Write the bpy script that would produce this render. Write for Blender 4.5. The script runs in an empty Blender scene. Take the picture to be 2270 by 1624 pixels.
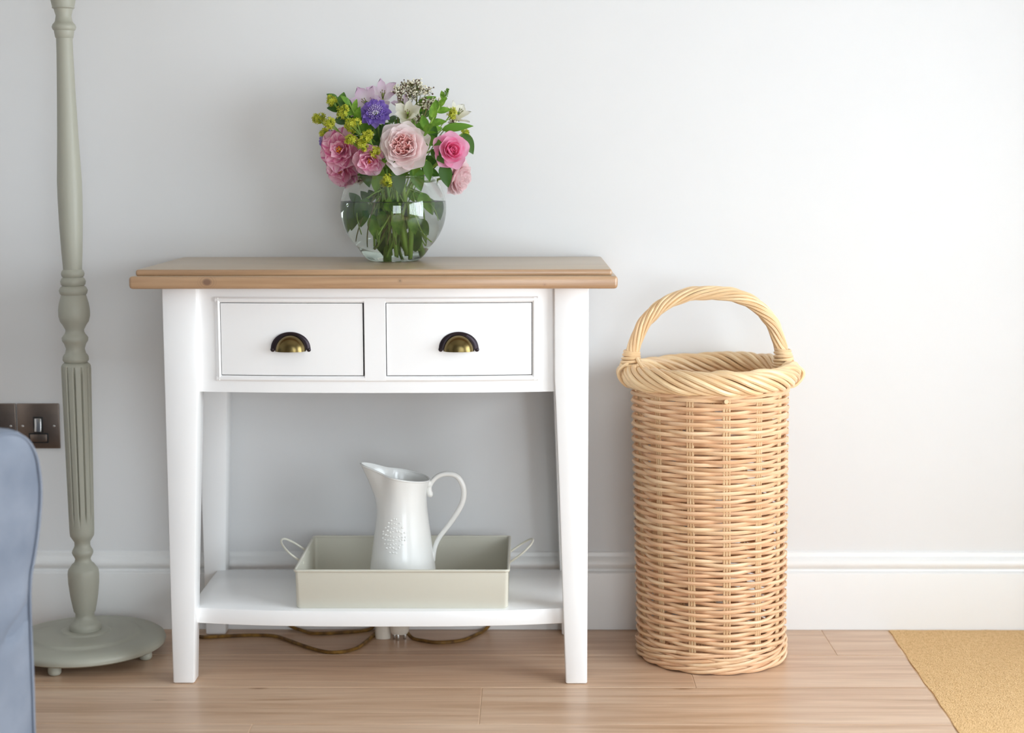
import bpy, bmesh, math, random
from mathutils import Vector, Matrix, Euler
random.seed(7)
PI = math.pi
sc = bpy.context.scene
COL = sc.collection

# ---------------------------------------------------------------- camera, world, light, exposure
cam_d = bpy.data.cameras.new('camera')
cam = bpy.data.objects.new('camera', cam_d); COL.objects.link(cam)
cam_d.sensor_width = 36.0
cam_d.sensor_fit = 'HORIZONTAL'
cam_d.lens = 3554.23 / 2270 * 36.0
cam_d.clip_start = 0.05
pitch, yaw, roll = 0.1248, -0.0088, -0.0016
fw = Vector((math.sin(yaw)*math.cos(pitch), math.cos(yaw)*math.cos(pitch), -math.sin(pitch)))
r0 = Vector((math.cos(yaw), -math.sin(yaw), 0)); u0 = r0.cross(fw)
rr = math.cos(roll)*r0 + math.sin(roll)*u0
uu = -math.sin(roll)*r0 + math.cos(roll)*u0
Mx = Matrix((rr, uu, -fw)).transposed().to_4x4(); Mx.translation = Vector((0, -3.2001, 0.9403))
cam.matrix_world = Mx
cam_d.dof.use_dof = True
cam_d.dof.focus_distance = 2.93
cam_d.dof.aperture_fstop = 2.2
sc.camera = cam

ROOM_X0, ROOM_X1, ROOM_Y0, ROOM_Z1 = -2.3, 1.6, -4.6, 2.45
world = bpy.data.worlds.new('world'); sc.world = world; world.use_nodes = True
world.node_tree.nodes['Background'].inputs[0].default_value = (0.80, 0.90, 1.0, 1)
world.node_tree.nodes['Background'].inputs[1].default_value = 1.0

def area(name, loc, rot, sx, sy, energy, color):
    l = bpy.data.lights.new(name, 'AREA'); l.shape = 'RECTANGLE'; l.size = sx; l.size_y = sy
    l.energy = energy; l.color = color
    o = bpy.data.objects.new(name, l); COL.objects.link(o); o.location = loc; o.rotation_euler = rot
    return o
# daylight entering through the wide low window of the right wall; an added fill light behind the camera
WIN = dict(y0=-2.45, y1=-0.75, z0=0.3, z1=1.42)
LIGHT_R = area('window_daylight', (ROOM_X1+0.10, (WIN['y0']+WIN['y1'])/2, (WIN['z0']+WIN['z1'])/2), (0, PI/2, 0), WIN['z1']-WIN['z0'], WIN['y1']-WIN['y0'], 67, (0.85, 0.935, 1.0))
FILL = dict(x0=0.0, x1=1.5, z0=0.1, z1=1.5)  # opening made up for the fill that lights under the table
LIGHT_F = area('rear_fill_light', ((FILL['x0']+FILL['x1'])/2, ROOM_Y0-0.10, (FILL['z0']+FILL['z1'])/2), (PI/2, 0, 0), FILL['x1']-FILL['x0'], FILL['z1']-FILL['z0'], 37, (0.85, 0.935, 1.0))
sc.view_settings.view_transform = 'Standard'
sc.view_settings.look = 'None'
sc.view_settings.exposure = 0.12
sc.view_settings.gamma = 1.0
sc.view_settings.use_curve_mapping = False
cy = sc.cycles
cy.max_bounces = 12; cy.transmission_bounces = 12; cy.transparent_max_bounces = 12; cy.diffuse_bounces = 5; cy.glossy_bounces = 4
cy.use_adaptive_sampling = True; cy.adaptive_threshold = 0.03
cy.caustics_reflective = True; cy.caustics_refractive = True; cy.blur_glossy = 0.6
cy.sample_clamp_indirect = 6.0

# ---------------------------------------------------------------- materials
def new_mat(name):
    m = bpy.data.materials.new(name); m.use_nodes = True
    nt = m.node_tree; b = nt.nodes['Principled BSDF']
    return m, nt, b
def node(nt, t, **kw):
    n = nt.nodes.new(t)
    for k, v in kw.items():
        if k.startswith('i_'): n.inputs[k[2:]].default_value = v
        else: setattr(n, k, v)
    return n
def srgb(r, g, b):
    f = lambda c: (c/255/12.92) if c/255 <= 0.04045 else ((c/255+0.055)/1.055)**2.4
    return (f(r), f(g), f(b), 1)
def ramp(nt, stops):
    n = nt.nodes.new('ShaderNodeValToRGB'); cr = n.color_ramp
    cr.elements[0].position, cr.elements[0].color = stops[0]
    cr.elements[1].position, cr.elements[1].color = stops[-1]
    for p, c in stops[1:-1]:
        e = cr.elements.new(p); e.color = c
    return n
def coords(nt, scale=(1, 1, 1), rnd=True):
    tc = node(nt, 'ShaderNodeTexCoord'); mp = node(nt, 'ShaderNodeMapping'); mp.inputs['Scale'].default_value = scale
    if rnd:
        oi = node(nt, 'ShaderNodeObjectInfo'); ad = node(nt, 'ShaderNodeVectorMath', operation='ADD')
        ml = node(nt, 'ShaderNodeMath', operation='MULTIPLY'); ml.inputs[1].default_value = 17.0
        nt.links.new(oi.outputs['Random'], ml.inputs[0]); nt.links.new(tc.outputs['Object'], ad.inputs[0]); nt.links.new(ml.outputs[0], ad.inputs[1])
        nt.links.new(ad.outputs[0], mp.inputs['Vector'])
    else:
        nt.links.new(tc.outputs['Object'], mp.inputs['Vector'])
    return mp.outputs[0]
def bump(nt, b, h, strength, dist=0.001):
    bp = node(nt, 'ShaderNodeBump'); bp.inputs['Strength'].default_value = strength; bp.inputs['Distance'].default_value = dist
    nt.links.new(h, bp.inputs['Height']); nt.links.new(bp.outputs[0], b.inputs['Normal'])
def simple(name, c, rough=0.5, metal=0.0, var=0.04, scale=6.0, bmp=0.0, bscale=80, spec=0.5):
    """paint-like material: base colour with faint mottling and optional fine relief"""
    m, nt, b = new_mat(name)
    v = coords(nt, rnd=False); n = node(nt, 'ShaderNodeTexNoise'); n.inputs['Scale'].default_value = scale; n.inputs['Detail'].default_value = 4
    nt.links.new(v, n.inputs['Vector'])
    r = ramp(nt, [(0.3, tuple(x*(1-var) for x in c[:3])+(1,)), (0.7, tuple(min(1, x*(1+var)) for x in c[:3])+(1,))])
    nt.links.new(n.outputs['Fac'], r.inputs[0]); nt.links.new(r.outputs[0], b.inputs['Base Color'])
    b.inputs['Roughness'].default_value = rough; b.inputs['Metallic'].default_value = metal; b.inputs['Specular IOR Level'].default_value = spec
    if bmp:
        n2 = node(nt, 'ShaderNodeTexNoise'); n2.inputs['Scale'].default_value = bscale; n2.inputs['Detail'].default_value = 5
        nt.links.new(v, n2.inputs['Vector']); bump(nt, b, n2.outputs['Fac'], bmp)
    return m
def two_tone(name, c1, c2, scale=(1, 1, 1), nscale=5, rough=0.6, detail=5, dist=0.0, bmp=0.0, pos=(0.35, 0.65), rndmix=0.0, c3=None, trans=0.0, spec=0.4):
    """noise mix of two colours, optionally shifted per object towards a third"""
    m, nt, b = new_mat(name)
    v = coords(nt, scale); n = node(nt, 'ShaderNodeTexNoise'); n.inputs['Scale'].default_value = nscale; n.inputs['Detail'].default_value = detail
    n.inputs['Distortion'].default_value = dist
    nt.links.new(v, n.inputs['Vector']); r = ramp(nt, [(pos[0], c1), (pos[1], c2)]); nt.links.new(n.outputs['Fac'], r.inputs[0])
    out = r.outputs[0]
    if c3:
        oi = node(nt, 'ShaderNodeObjectInfo'); ml = node(nt, 'ShaderNodeMath', operation='MULTIPLY'); ml.inputs[1].default_value = rndmix
        mx = node(nt, 'ShaderNodeMixRGB'); mx.inputs[2].default_value = c3
        nt.links.new(oi.outputs['Random'], ml.inputs[0]); nt.links.new(ml.outputs[0], mx.inputs[0]); nt.links.new(out, mx.inputs[1]); out = mx.outputs[0]
    nt.links.new(out, b.inputs['Base Color']); b.inputs['Roughness'].default_value = rough; b.inputs['Specular IOR Level'].default_value = spec
    if bmp: bump(nt, b, n.outputs['Fac'], bmp)
    if trans:
        tr = node(nt, 'ShaderNodeBsdfTranslucent'); ms = node(nt, 'ShaderNodeMixShader'); ms.inputs[0].default_value = trans
        nt.links.new(out, tr.inputs[0]); nt.links.new(b.outputs[0], ms.inputs[1]); nt.links.new(tr.outputs[0], ms.inputs[2])
        nt.links.new(ms.outputs[0], nt.nodes['Material Output'].inputs[0])
    return m

M = {}
M['wall'] = simple('wall_paint', srgb(227, 227, 227), 0.85, var=0.006, bmp=0.05, bscale=220)
M['far_wall'] = simple('grey_far_wall_paint', srgb(150, 152, 148), 0.9, var=0.01)
M['ceiling'] = simple('ceiling_paint', srgb(222, 222, 220), 0.9, var=0.01)
M['skirting'] = simple('skirting_gloss', srgb(236, 236, 235), 0.35, var=0.01)
M['white'] = simple('white_furniture_paint', srgb(251, 251, 251), 0.24, var=0.008, bmp=0.04, bscale=60)
M['gap'] = simple('gap_shade', srgb(40, 36, 48), 0.9)
M['lamp'] = simple('sage_grey_paint', srgb(170, 169, 155), 0.45, var=0.015, bmp=0.03, bscale=90)
M['shade'] = simple('cream_linen_shade', srgb(214, 206, 186), 0.9, var=0.04, scale=40)
M['enamel'] = simple('tray_enamel', srgb(213, 210, 196), 0.38, var=0.01)
M['ceramic'] = simple('white_ceramic', srgb(243, 243, 240), 0.16, var=0.006)
M['nickel'] = simple('black_nickel', srgb(136, 122, 112), 0.33, metal=1.0, var=0.1, scale=30)
M['chrome'] = simple('bright_chrome', srgb(205, 203, 200), 0.18, metal=1.0, var=0.02)
M['black'] = simple('black_plastic', srgb(20, 19, 20), 0.5)
M['bronze'] = simple('dark_bronze', srgb(56, 48, 54), 0.28, metal=0.7, var=0.12, scale=60)
M['brass'] = simple('antique_brass', srgb(112, 97, 62), 0.27, metal=1.0, var=0.14, scale=70)
M['fabric'] = two_tone('blue_grey_linen', srgb(122, 131, 146), srgb(140, 148, 162), nscale=9, rough=0.95, bmp=0.25, spec=0.1)
M['cord'] = two_tone('brown_braided_cord', srgb(86, 58, 22), srgb(140, 104, 44), nscale=60, rough=0.45)
M['plug'] = simple('cream_white_plastic', srgb(226, 218, 205), 0.35)
M['pin'] = simple('plug_pin_metal', srgb(190, 188, 184), 0.25, metal=1.0)

def wood_floor(name):
    m, nt, b = new_mat(name)
    v = coords(nt, (0.55, 9, 9))
    n = node(nt, 'ShaderNodeTexNoise'); n.inputs['Scale'].default_value = 3.0; n.inputs['Detail'].default_value = 7; n.inputs['Distortion'].default_value = 1.0
    nt.links.new(v, n.inputs['Vector'])
    v2 = coords(nt, (3, 120, 120)); n2 = node(nt, 'ShaderNodeTexNoise'); n2.inputs['Scale'].default_value = 3.0; n2.inputs['Detail'].default_value = 4
    nt.links.new(v2, n2.inputs['Vector'])
    r = ramp(nt, [(0.25, srgb(182, 146, 116)), (0.45, srgb(206, 171, 141)), (0.6, srgb(218, 187, 159)), (0.8, srgb(228, 201, 175))])
    r2 = ramp(nt, [(0.3, (0.80, 0.78, 0.76, 1)), (0.6, (1, 1, 1, 1))])
    nt.links.new(n.outputs['Fac'], r.inputs[0]); nt.links.new(n2.outputs['Fac'], r2.inputs[0])
    mx = node(nt, 'ShaderNodeMixRGB', blend_type='MULTIPLY'); mx.inputs[0].default_value = 0.75
    nt.links.new(r.outputs[0], mx.inputs[1]); nt.links.new(r2.outputs[0], mx.inputs[2])
    # small knots
    v3 = coords(nt, (2.2, 7, 1)); vo = node(nt, 'ShaderNodeTexVoronoi'); vo.inputs['Scale'].default_value = 1.4
    nt.links.new(v3, vo.inputs['Vector'])
    r3 = ramp(nt, [(0.0, (0.35, 0.26, 0.2, 1)), (0.028, (0.62, 0.54, 0.46, 1)), (0.07, (1, 1, 1, 1))]); nt.links.new(vo.outputs['Distance'], r3.inputs[0])
    m2 = node(nt, 'ShaderNodeMixRGB', blend_type='MULTIPLY'); m2.inputs[0].default_value = 0.85
    nt.links.new(mx.outputs[0], m2.inputs[1]); nt.links.new(r3.outputs[0], m2.inputs[2])
    nt.links.new(m2.outputs[0], b.inputs['Base Color']); b.inputs['Roughness'].default_value = 0.34
    bump(nt, b, n2.outputs['Fac'], 0.12)
    return m
M['floor'] = wood_floor('oak_plank')
M['subfloor'] = simple('plank_joint', srgb(244, 218, 188), 0.6)

def wood_top(name):
    m, nt, b = new_mat(name)
    tc = node(nt, 'ShaderNodeTexCoord')
    def warp(scale):
        mp = node(nt, 'ShaderNodeMapping'); mp.inputs['Scale'].default_value = scale; nt.links.new(tc.outputs['Object'], mp.inputs[0]); return mp.outputs[0]
    n = node(nt, 'ShaderNodeTexNoise'); n.inputs['Scale'].default_value = 4; n.inputs['Detail'].default_value = 6; n.inputs['Distortion'].default_value = 0.6
    nt.links.new(warp((0.8, 12, 22)), n.inputs['Vector'])
    r = ramp(nt, [(0.25, srgb(160, 124, 92)), (0.5, srgb(182, 146, 112)), (0.75, srgb(200, 164, 128))])
    nt.links.new(n.outputs['Fac'], r.inputs[0]); out = r.outputs[0]
    sep = node(nt, 'ShaderNodeSeparateXYZ'); nt.links.new(tc.outputs['Object'], sep.inputs[0])
    def math2(op, a, bb):
        q = node(nt, 'ShaderNodeMath', operation=op)
        for i, z in enumerate((a, bb)):
            if isinstance(z, (int, float)): q.inputs[i].default_value = z
            elif z is not None: nt.links.new(z, q.inputs[i])
        return q.outputs[0]
    for kx, kz, rad, dark in ((-0.289, 0.739, 0.0085, srgb(112, 82, 70)), (0.048, 0.741, 0.0035, srgb(120, 96, 70)), (0.30, 0.734, 0.0030, srgb(150, 112, 84))):
        dx = math2('SUBTRACT', sep.outputs['X'], kx); dz = math2('MULTIPLY', math2('SUBTRACT', sep.outputs['Z'], kz), 1.25)
        d = math2('SQRT', math2('ADD', math2('MULTIPLY', dx, dx), math2('MULTIPLY', dz, dz)), None)
        nn = math2('ADD', d, math2('MULTIPLY', n.outputs['Fac'], 0.003))
        rings = math2('MULTIPLY', math2('ADD', math2('SINE', math2('MULTIPLY', nn, 1500), None), 1.0), 0.18)
        fall = node(nt, 'ShaderNodeMapRange'); fall.inputs[1].default_value = rad*2.6; fall.inputs[2].default_value = rad*0.9; fall.inputs[3].default_value = 0; fall.inputs[4].default_value = 1
        nt.links.new(nn, fall.inputs[0])
        core = node(nt, 'ShaderNodeMapRange'); core.inputs[1].default_value = rad*1.35; core.inputs[2].default_value = rad*0.8; core.inputs[3].default_value = 0; core.inputs[4].default_value = 0.75
        nt.links.new(nn, core.inputs[0])
        fac = math2('MAXIMUM', math2('MULTIPLY', rings, fall.outputs[0]), core.outputs[0])
        mx = node(nt, 'ShaderNodeMixRGB'); mx.inputs[2].default_value = dark
        nt.links.new(fac, mx.inputs[0]); nt.links.new(out, mx.inputs[1]); out = mx.outputs[0]
    # the flat upper face is washed grey, partly wall reflection put into the colour; the edges keep their warm colour
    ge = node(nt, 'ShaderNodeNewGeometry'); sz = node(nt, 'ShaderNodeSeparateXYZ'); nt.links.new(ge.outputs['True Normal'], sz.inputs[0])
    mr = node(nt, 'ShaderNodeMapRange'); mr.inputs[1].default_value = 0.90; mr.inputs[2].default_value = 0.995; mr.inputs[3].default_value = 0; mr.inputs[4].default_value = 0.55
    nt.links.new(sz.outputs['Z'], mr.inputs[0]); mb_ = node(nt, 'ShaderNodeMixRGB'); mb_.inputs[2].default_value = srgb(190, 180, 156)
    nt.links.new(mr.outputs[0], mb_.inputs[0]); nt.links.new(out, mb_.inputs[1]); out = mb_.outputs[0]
    nt.links.new(out, b.inputs['Base Color']); b.inputs['Roughness'].default_value = 0.30; b.inputs['Specular IOR Level'].default_value = 0.75
    bump(nt, b, n.outputs['Fac'], 0.05)
    return m
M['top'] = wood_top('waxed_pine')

M['willow'] = two_tone('willow_rod', srgb(226, 188, 146), srgb(244, 214, 176), (1, 1, 1), 14, rough=0.36, c3=srgb(222, 168, 130), rndmix=0.6)
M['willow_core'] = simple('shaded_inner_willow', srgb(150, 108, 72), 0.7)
M['willow_pale'] = two_tone('pale_willow', srgb(230, 196, 150), srgb(246, 220, 178), (1, 1, 1), 12, rough=0.34, c3=srgb(222, 184, 142), rndmix=0.5)

def coir(name):
    m, nt, b = new_mat(name)
    v = coords(nt, (1, 1, 1), rnd=False)
    vo = node(nt, 'ShaderNodeTexVoronoi'); vo.inputs['Scale'].default_value = 330; nt.links.new(v, vo.inputs['Vector'])
    n = node(nt, 'ShaderNodeTexNoise'); n.inputs['Scale'].default_value = 110; n.inputs['Detail'].default_value = 6; nt.links.new(v, n.inputs['Vector'])
    ad = node(nt, 'ShaderNodeMixRGB'); ad.inputs[0].default_value = 0.5; nt.links.new(vo.outputs['Distance'], ad.inputs[1]); nt.links.new(n.outputs['Fac'], ad.inputs[2])
    r = ramp(nt, [(0.2, srgb(238, 206, 156)), (0.45, srgb(226, 188, 138)), (0.75, srgb(200, 160, 110))]); nt.links.new(ad.outputs[0], r.inputs[0])
    nt.links.new(r.outputs[0], b.inputs['Base Color']); b.inputs['Roughness'].default_value = 0.95; b.inputs['Specular IOR Level'].default_value = 0.1
    iv = node(nt, 'ShaderNodeInvert'); nt.links.new(ad.outputs[0], iv.inputs['Color']); bump(nt, b, iv.outputs[0], 0.8, 0.004)
    return m
M['coir'] = coir('coir_fibre')

def glass(name, ior, tint, rough=0.0):
    m, nt, b = new_mat(name)
    g = node(nt, 'ShaderNodeBsdfGlass'); g.inputs['IOR'].default_value = ior; g.inputs['Color'].default_value = tint; g.inputs['Roughness'].default_value = rough
    nt.links.new(g.outputs[0], nt.nodes['Material Output'].inputs[0]); return m
M['glass'] = glass('clear_glass', 1.45, (0.985, 0.995, 0.985, 1))
M['water'] = glass('vase_water', 1.33, (0.985, 0.995, 0.975, 1))
M['pane'] = glass('window_pane', 1.0, (1, 1, 1, 1))

def petal_mat(name, inner, tip, trans=0.5, stripe=None, rnd=0.3, c3=None, vr=(0.1, 0.9)):
    """petal: gradient along the petal (UV.y), faint stripes across when given"""
    m, nt, b = new_mat(name)
    uv = node(nt, 'ShaderNodeUVMap'); sp = node(nt, 'ShaderNodeSeparateXYZ'); nt.links.new(uv.outputs[0], sp.inputs[0])
    r = ramp(nt, [(vr[0], inner), (vr[1], tip)]); nt.links.new(sp.outputs['Y'], r.inputs[0]); out = r.outputs[0]
    oi = node(nt, 'ShaderNodeObjectInfo')
    if stripe:
        mp = node(nt, 'ShaderNodeMapping'); mp.inputs['Scale'].default_value = (9, 1.3, 1); nt.links.new(uv.outputs[0], mp.inputs[0])
        cb = node(nt, 'ShaderNodeVectorMath', operation='ADD'); nt.links.new(mp.outputs[0], cb.inputs[0]); nt.links.new(oi.outputs['Random'], cb.inputs[1])
        n = node(nt, 'ShaderNodeTexNoise'); n.inputs['Scale'].default_value = 1.0; n.inputs['Detail'].default_value = 3; nt.links.new(cb.outputs[0], n.inputs['Vector'])
        rs = ramp(nt, [(0.52, (0, 0, 0, 1)), (0.62, (0.9, 0.9, 0.9, 1))]); nt.links.new(n.outputs['Fac'], rs.inputs[0])
        mx = node(nt, 'ShaderNodeMixRGB'); mx.inputs[2].default_value = stripe; nt.links.new(rs.outputs[0], mx.inputs[0]); nt.links.new(out, mx.inputs[1]); out = mx.outputs[0]
    if c3:
        ml = node(nt, 'ShaderNodeMath', operation='MULTIPLY'); ml.inputs[1].default_value = rnd; nt.links.new(oi.outputs['Random'], ml.inputs[0])
        mx = node(nt, 'ShaderNodeMixRGB'); mx.inputs[2].default_value = c3; nt.links.new(ml.outputs[0], mx.inputs[0]); nt.links.new(out, mx.inputs[1]); out = mx.outputs[0]
    nt.links.new(out, b.inputs['Base Color']); b.inputs['Roughness'].default_value = 0.7; b.inputs['Specular IOR Level'].default_value = 0.15
    tr = node(nt, 'ShaderNodeBsdfTranslucent'); ms = node(nt, 'ShaderNodeMixShader'); ms.inputs[0].default_value = trans
    nt.links.new(out, tr.inputs[0]); nt.links.new(b.outputs[0], ms.inputs[1]); nt.links.new(tr.outputs[0], ms.inputs[2])
    nt.links.new(ms.outputs[0], nt.nodes['Material Output'].inputs[0])
    return m
M['blush'] = petal_mat('blush_petal', srgb(253, 220, 218), srgb(255, 243, 243), c3=srgb(255, 248, 248), rnd=0.5)
M['blush_core'] = petal_mat('peach_core_petal', srgb(252, 190, 182), srgb(255, 224, 222), c3=srgb(255, 228, 226), rnd=0.5)
M['pink'] = petal_mat('pink_petal', srgb(252, 154, 196), srgb(255, 192, 222), c3=srgb(255, 204, 228), rnd=0.4)
M['pink_core'] = petal_mat('deep_pink_petal', srgb(250, 128, 174), srgb(254, 172, 210))
M['striped'] = petal_mat('striped_petal', srgb(220, 96, 148), srgb(250, 214, 226), stripe=srgb(208, 70, 146), c3=srgb(244, 186, 208), rnd=0.4)
M['pale'] = petal_mat('pale_blush_petal', srgb(244, 210, 212), srgb(252, 232, 234))
M['lilac'] = petal_mat('lilac_petal', srgb(250, 244, 246), srgb(208, 168, 202), c3=srgb(240, 222, 236), rnd=0.5, vr=(0.35, 1.0))
M['cream'] = petal_mat('cream_petal', srgb(226, 222, 190), srgb(242, 240, 228))
M['purple'] = petal_mat('purple_petal', srgb(116, 84, 182), srgb(154, 126, 214), c3=srgb(180, 156, 226), rnd=0.5)
M['lavender'] = two_tone('lavender_pincushion', srgb(126, 96, 180), srgb(214, 200, 228), nscale=300, rough=0.7)
M['stamen'] = two_tone('orange_stamen', srgb(200, 90, 30), srgb(226, 150, 50), nscale=200, rough=0.7)
M['leaf'] = two_tone('mid_green_leaf', srgb(98, 146, 40), srgb(142, 184, 66), nscale=3, rough=0.5, c3=srgb(82, 130, 42), rndmix=0.7, trans=0.35)
M['leaf_dark'] = two_tone('dark_green_leaf', srgb(54, 92, 26), srgb(92, 132, 44), nscale=3, rough=0.5, c3=srgb(64, 104, 46), rndmix=0.7, trans=0.3)
M['stem'] = two_tone('green_stem', srgb(120, 156, 54), srgb(166, 194, 84), (1, 1, 0.3), 40, rough=0.5, c3=srgb(104, 140, 56), rndmix=0.7)
M['stem_dark'] = two_tone('dark_thin_stem', srgb(96, 106, 52), srgb(120, 108, 66), nscale=40, rough=0.6)
M['lime'] = two_tone('lime_floret', srgb(176, 180, 40), srgb(220, 222, 84), nscale=160, rough=0.6, trans=0.3)
M['seed'] = two_tone('cream_bud', srgb(236, 230, 200), srgb(252, 248, 234), nscale=180, rough=0.6, trans=0.2)
M['seed_dark'] = simple('brown_bud', srgb(96, 72, 60), 0.7)

# ---------------------------------------------------------------- mesh helpers
class MB:
    def __init__(s): s.v = []; s.f = []; s.uv = {}
    def add(s, vs, fs):
        o = len(s.v); s.v += [tuple(v) for v in vs]; s.f += [tuple(i+o for i in f) for f in fs]; return o
    def box(s, x0, x1, y0, y1, z0, z1):
        vs = [(x, y, z) for x in (x0, x1) for y in (y0, y1) for z in (z0, z1)]
        s.add(vs, [(0, 1, 3, 2), (4, 6, 7, 5), (0, 4, 5, 1), (2, 3, 7, 6), (0, 2, 6, 4), (1, 5, 7, 3)])
    def rows(s, rws, closed=False, cap=False):
        """skin between equal-length rows of points"""
        n = len(rws[0]); o = len(s.v)
        for r in rws: s.v += [tuple(p) for p in r]
        for i in range(len(rws)-1):
            for j in range(n if closed else n-1):
                a = o+i*n+j; b = o+i*n+(j+1) % n; s.f.append((a, b, b+n, a+n))
        if cap:
            s.f.append(tuple(o+j for j in reversed(range(n)))); e = o+(len(rws)-1)*n; s.f.append(tuple(e+j for j in range(n)))
    def lathe(s, prof, c=(0, 0), n=48, capb=True, capt=True, fn=None):
        """profile of (radius, z) turned about a vertical axis"""
        rws = []
        for (r, z) in prof:
            rws.append([(c[0]+(fn(r, z, 2*PI*k/n) if fn else r)*math.cos(2*PI*k/n), c[1]+(fn(r, z, 2*PI*k/n) if fn else r)*math.sin(2*PI*k/n), z) for k in range(n)])
        o = len(s.v); s.rows(rws, True)
        if capb: s.f.append(tuple(o+j for j in reversed(range(n))))
        if capt: s.f.append(tuple(o+(len(prof)-1)*n+j for j in range(n)))
    def tube(s, pts, rad, n=8, closed=False, cap=True, flat=None):
        """sweep a circle (or ellipse via flat=(a, b, updir)) along points; rad number or list"""
        P = [Vector(p) for p in pts]; m = len(P); R = rad if isinstance(rad, (list, tuple)) else [rad]*m
        T = []
        for i in range(m):
            a = P[(i-1) % m] if (closed or i > 0) else P[i]; b = P[(i+1) % m] if (closed or i < m-1) else P[i]
            t = (b-a); T.append(t.normalized() if t.length > 1e-9 else Vector((0, 0, 1)))
        nrm = T[0].orthogonal().normalized()
        if flat: nrm = (Vector(flat[2]) - Vector(flat[2]).project(T[0])).normalized()
        rws = []
        for i in range(m):
            nrm = (nrm - nrm.project(T[i])).normalized()
            if flat: nrm = (Vector(flat[2]) - Vector(flat[2]).project(T[i])).normalized() if abs(Vector(flat[2]).dot(T[i])) < 0.98 else nrm
            bn = T[i].cross(nrm)
            a, b = (R[i], R[i]) if not flat else (R[i]*flat[0], R[i]*flat[1])
            rws.append([P[i]+nrm*math.cos(2*PI*k/n)*a+bn*math.sin(2*PI*k/n)*b for k in range(n)])
        if closed: rws.append(rws[0])
        s.rows(rws, True, cap and not closed)
    def ball(s, c, r, n=8, m=6, sc=(1, 1, 1)):
        o = len(s.v); s.v.append((c[0], c[1], c[2]-r*sc[2]))
        for i in range(1, m):
            a = PI*i/m
            for k in range(n):
                s.v.append((c[0]+r*sc[0]*math.sin(a)*math.cos(2*PI*k/n), c[1]+r*sc[1]*math.sin(a)*math.sin(2*PI*k/n), c[2]-r*sc[2]*math.cos(a)))
        s.v.append((c[0], c[1], c[2]+r*sc[2])); e = len(s.v)-1
        for k in range(n):
            s.f.append((o, o+1+(k+1) % n, o+1+k)); s.f.append((e, e-n+k, e-n+(k+1) % n))
        for i in range(m-2):
            for k in range(n):
                a = o+1+i*n+k; b = o+1+i*n+(k+1) % n; s.f.append((a, b, b+n, a+n))
    def build(s, name, mat, parent=None, smooth=True, bevel=0.0, seg=2, origin=(0, 0, 0), angle=0.6):
        me = bpy.data.meshes.new(name)
        ox, oy, oz = origin
        me.from_pydata([(x-ox, y-oy, z-oz) for x, y, z in s.v], [], s.f)
        bm = bmesh.new(); bm.from_mesh(me)
        if bevel:
            bmesh.ops.remove_doubles(bm, verts=bm.verts, dist=1e-6)
            ed = [e for e in bm.edges if len(e.link_faces) == 2 and e.calc_face_angle(0) > angle]
            bmesh.ops.bevel(bm, geom=ed, offset=bevel, segments=seg, profile=0.5, affect='EDGES', clamp_overlap=True)
        bmesh.ops.recalc_face_normals(bm, faces=bm.faces)
        bm.to_mesh(me); bm.free()
        me.materials.append(mat)
        if smooth:
            for p in me.polygons: p.use_smooth = True
            try: me.set_sharp_from_angle(angle=0.7)
            except Exception: pass
        o = bpy.data.objects.new(name, me); COL.objects.link(o)
        if parent is not None: o.parent = parent
        return o
def struct(o, kind='structure'): o['kind'] = kind; return o
def tag(o, label, cat, group=None):
    o['label'] = label; o['category'] = cat
    if group: o['group'] = group
    return o
def thing(name, loc, label, cat, group=None, rotz=0):
    o = bpy.data.objects.new(name, None); COL.objects.link(o); o.location = loc; o.rotation_euler = (0, 0, rotz); o.empty_display_size = 0.05
    return tag(o, label, cat, group)
def bez(pts, n=8, closed=False):
    """Catmull-Rom through points"""
    P = [Vector(p) for p in pts]; out = []; m = len(P)
    for i in range(m if closed else m-1):
        p0 = P[(i-1) % m] if (closed or i > 0) else P[i]; p1 = P[i]; p2 = P[(i+1) % m]; p3 = P[(i+2) % m] if (closed or i+2 < m) else p2
        for k in range(n):
            t = k/n; out.append(0.5*((2*p1)+(p2-p0)*t+(2*p0-5*p1+4*p2-p3)*t*t+(3*p1-p0-3*p2+p3)*t**3))
    if not closed: out.append(P[-1])
    return out

# ---------------------------------------------------------------- room shell
T_ = 0.12
mb = MB(); mb.box(ROOM_X0-T_, ROOM_X1+T_, ROOM_Y0-T_, T_, -0.12, -0.0012)
floor = struct(mb.build('floor', M['subfloor'], smooth=False))
mb = MB(); mb.box(ROOM_X0-T_, ROOM_X1+T_, 0, T_, -0.016, ROOM_Z1); struct(mb.build('wall_back', M['wall'], smooth=False))
mb = MB(); mb.box(ROOM_X0-T_, ROOM_X0, ROOM_Y0-T_, 0, -0.016, ROOM_Z1); struct(mb.build('wall_left', M['wall'], smooth=False))
mb = MB(); mb.box(ROOM_X0-T_, ROOM_X1+T_, ROOM_Y0-T_, T_, ROOM_Z1, ROOM_Z1+0.1); struct(mb.build('ceiling', M['ceiling'], smooth=False))
W = WIN; mb = MB()
mb.box(ROOM_X1, ROOM_X1+T_, ROOM_Y0-T_, W['y0'], -0.016, ROOM_Z1); mb.box(ROOM_X1, ROOM_X1+T_, W['y1'], 0, -0.016, ROOM_Z1)
mb.box(ROOM_X1, ROOM_X1+T_, W['y0'], W['y1'], -0.016, W['z0']); mb.box(ROOM_X1, ROOM_X1+T_, W['y0'], W['y1'], W['z1'], ROOM_Z1)
struct(mb.build('wall_right', M['wall'], smooth=False))
mb = MB()
mb.box(ROOM_X0, FILL['x0'], ROOM_Y0-T_, ROOM_Y0, -0.016, ROOM_Z1); mb.box(FILL['x1'], ROOM_X1, ROOM_Y0-T_, ROOM_Y0, -0.016, ROOM_Z1)
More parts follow.
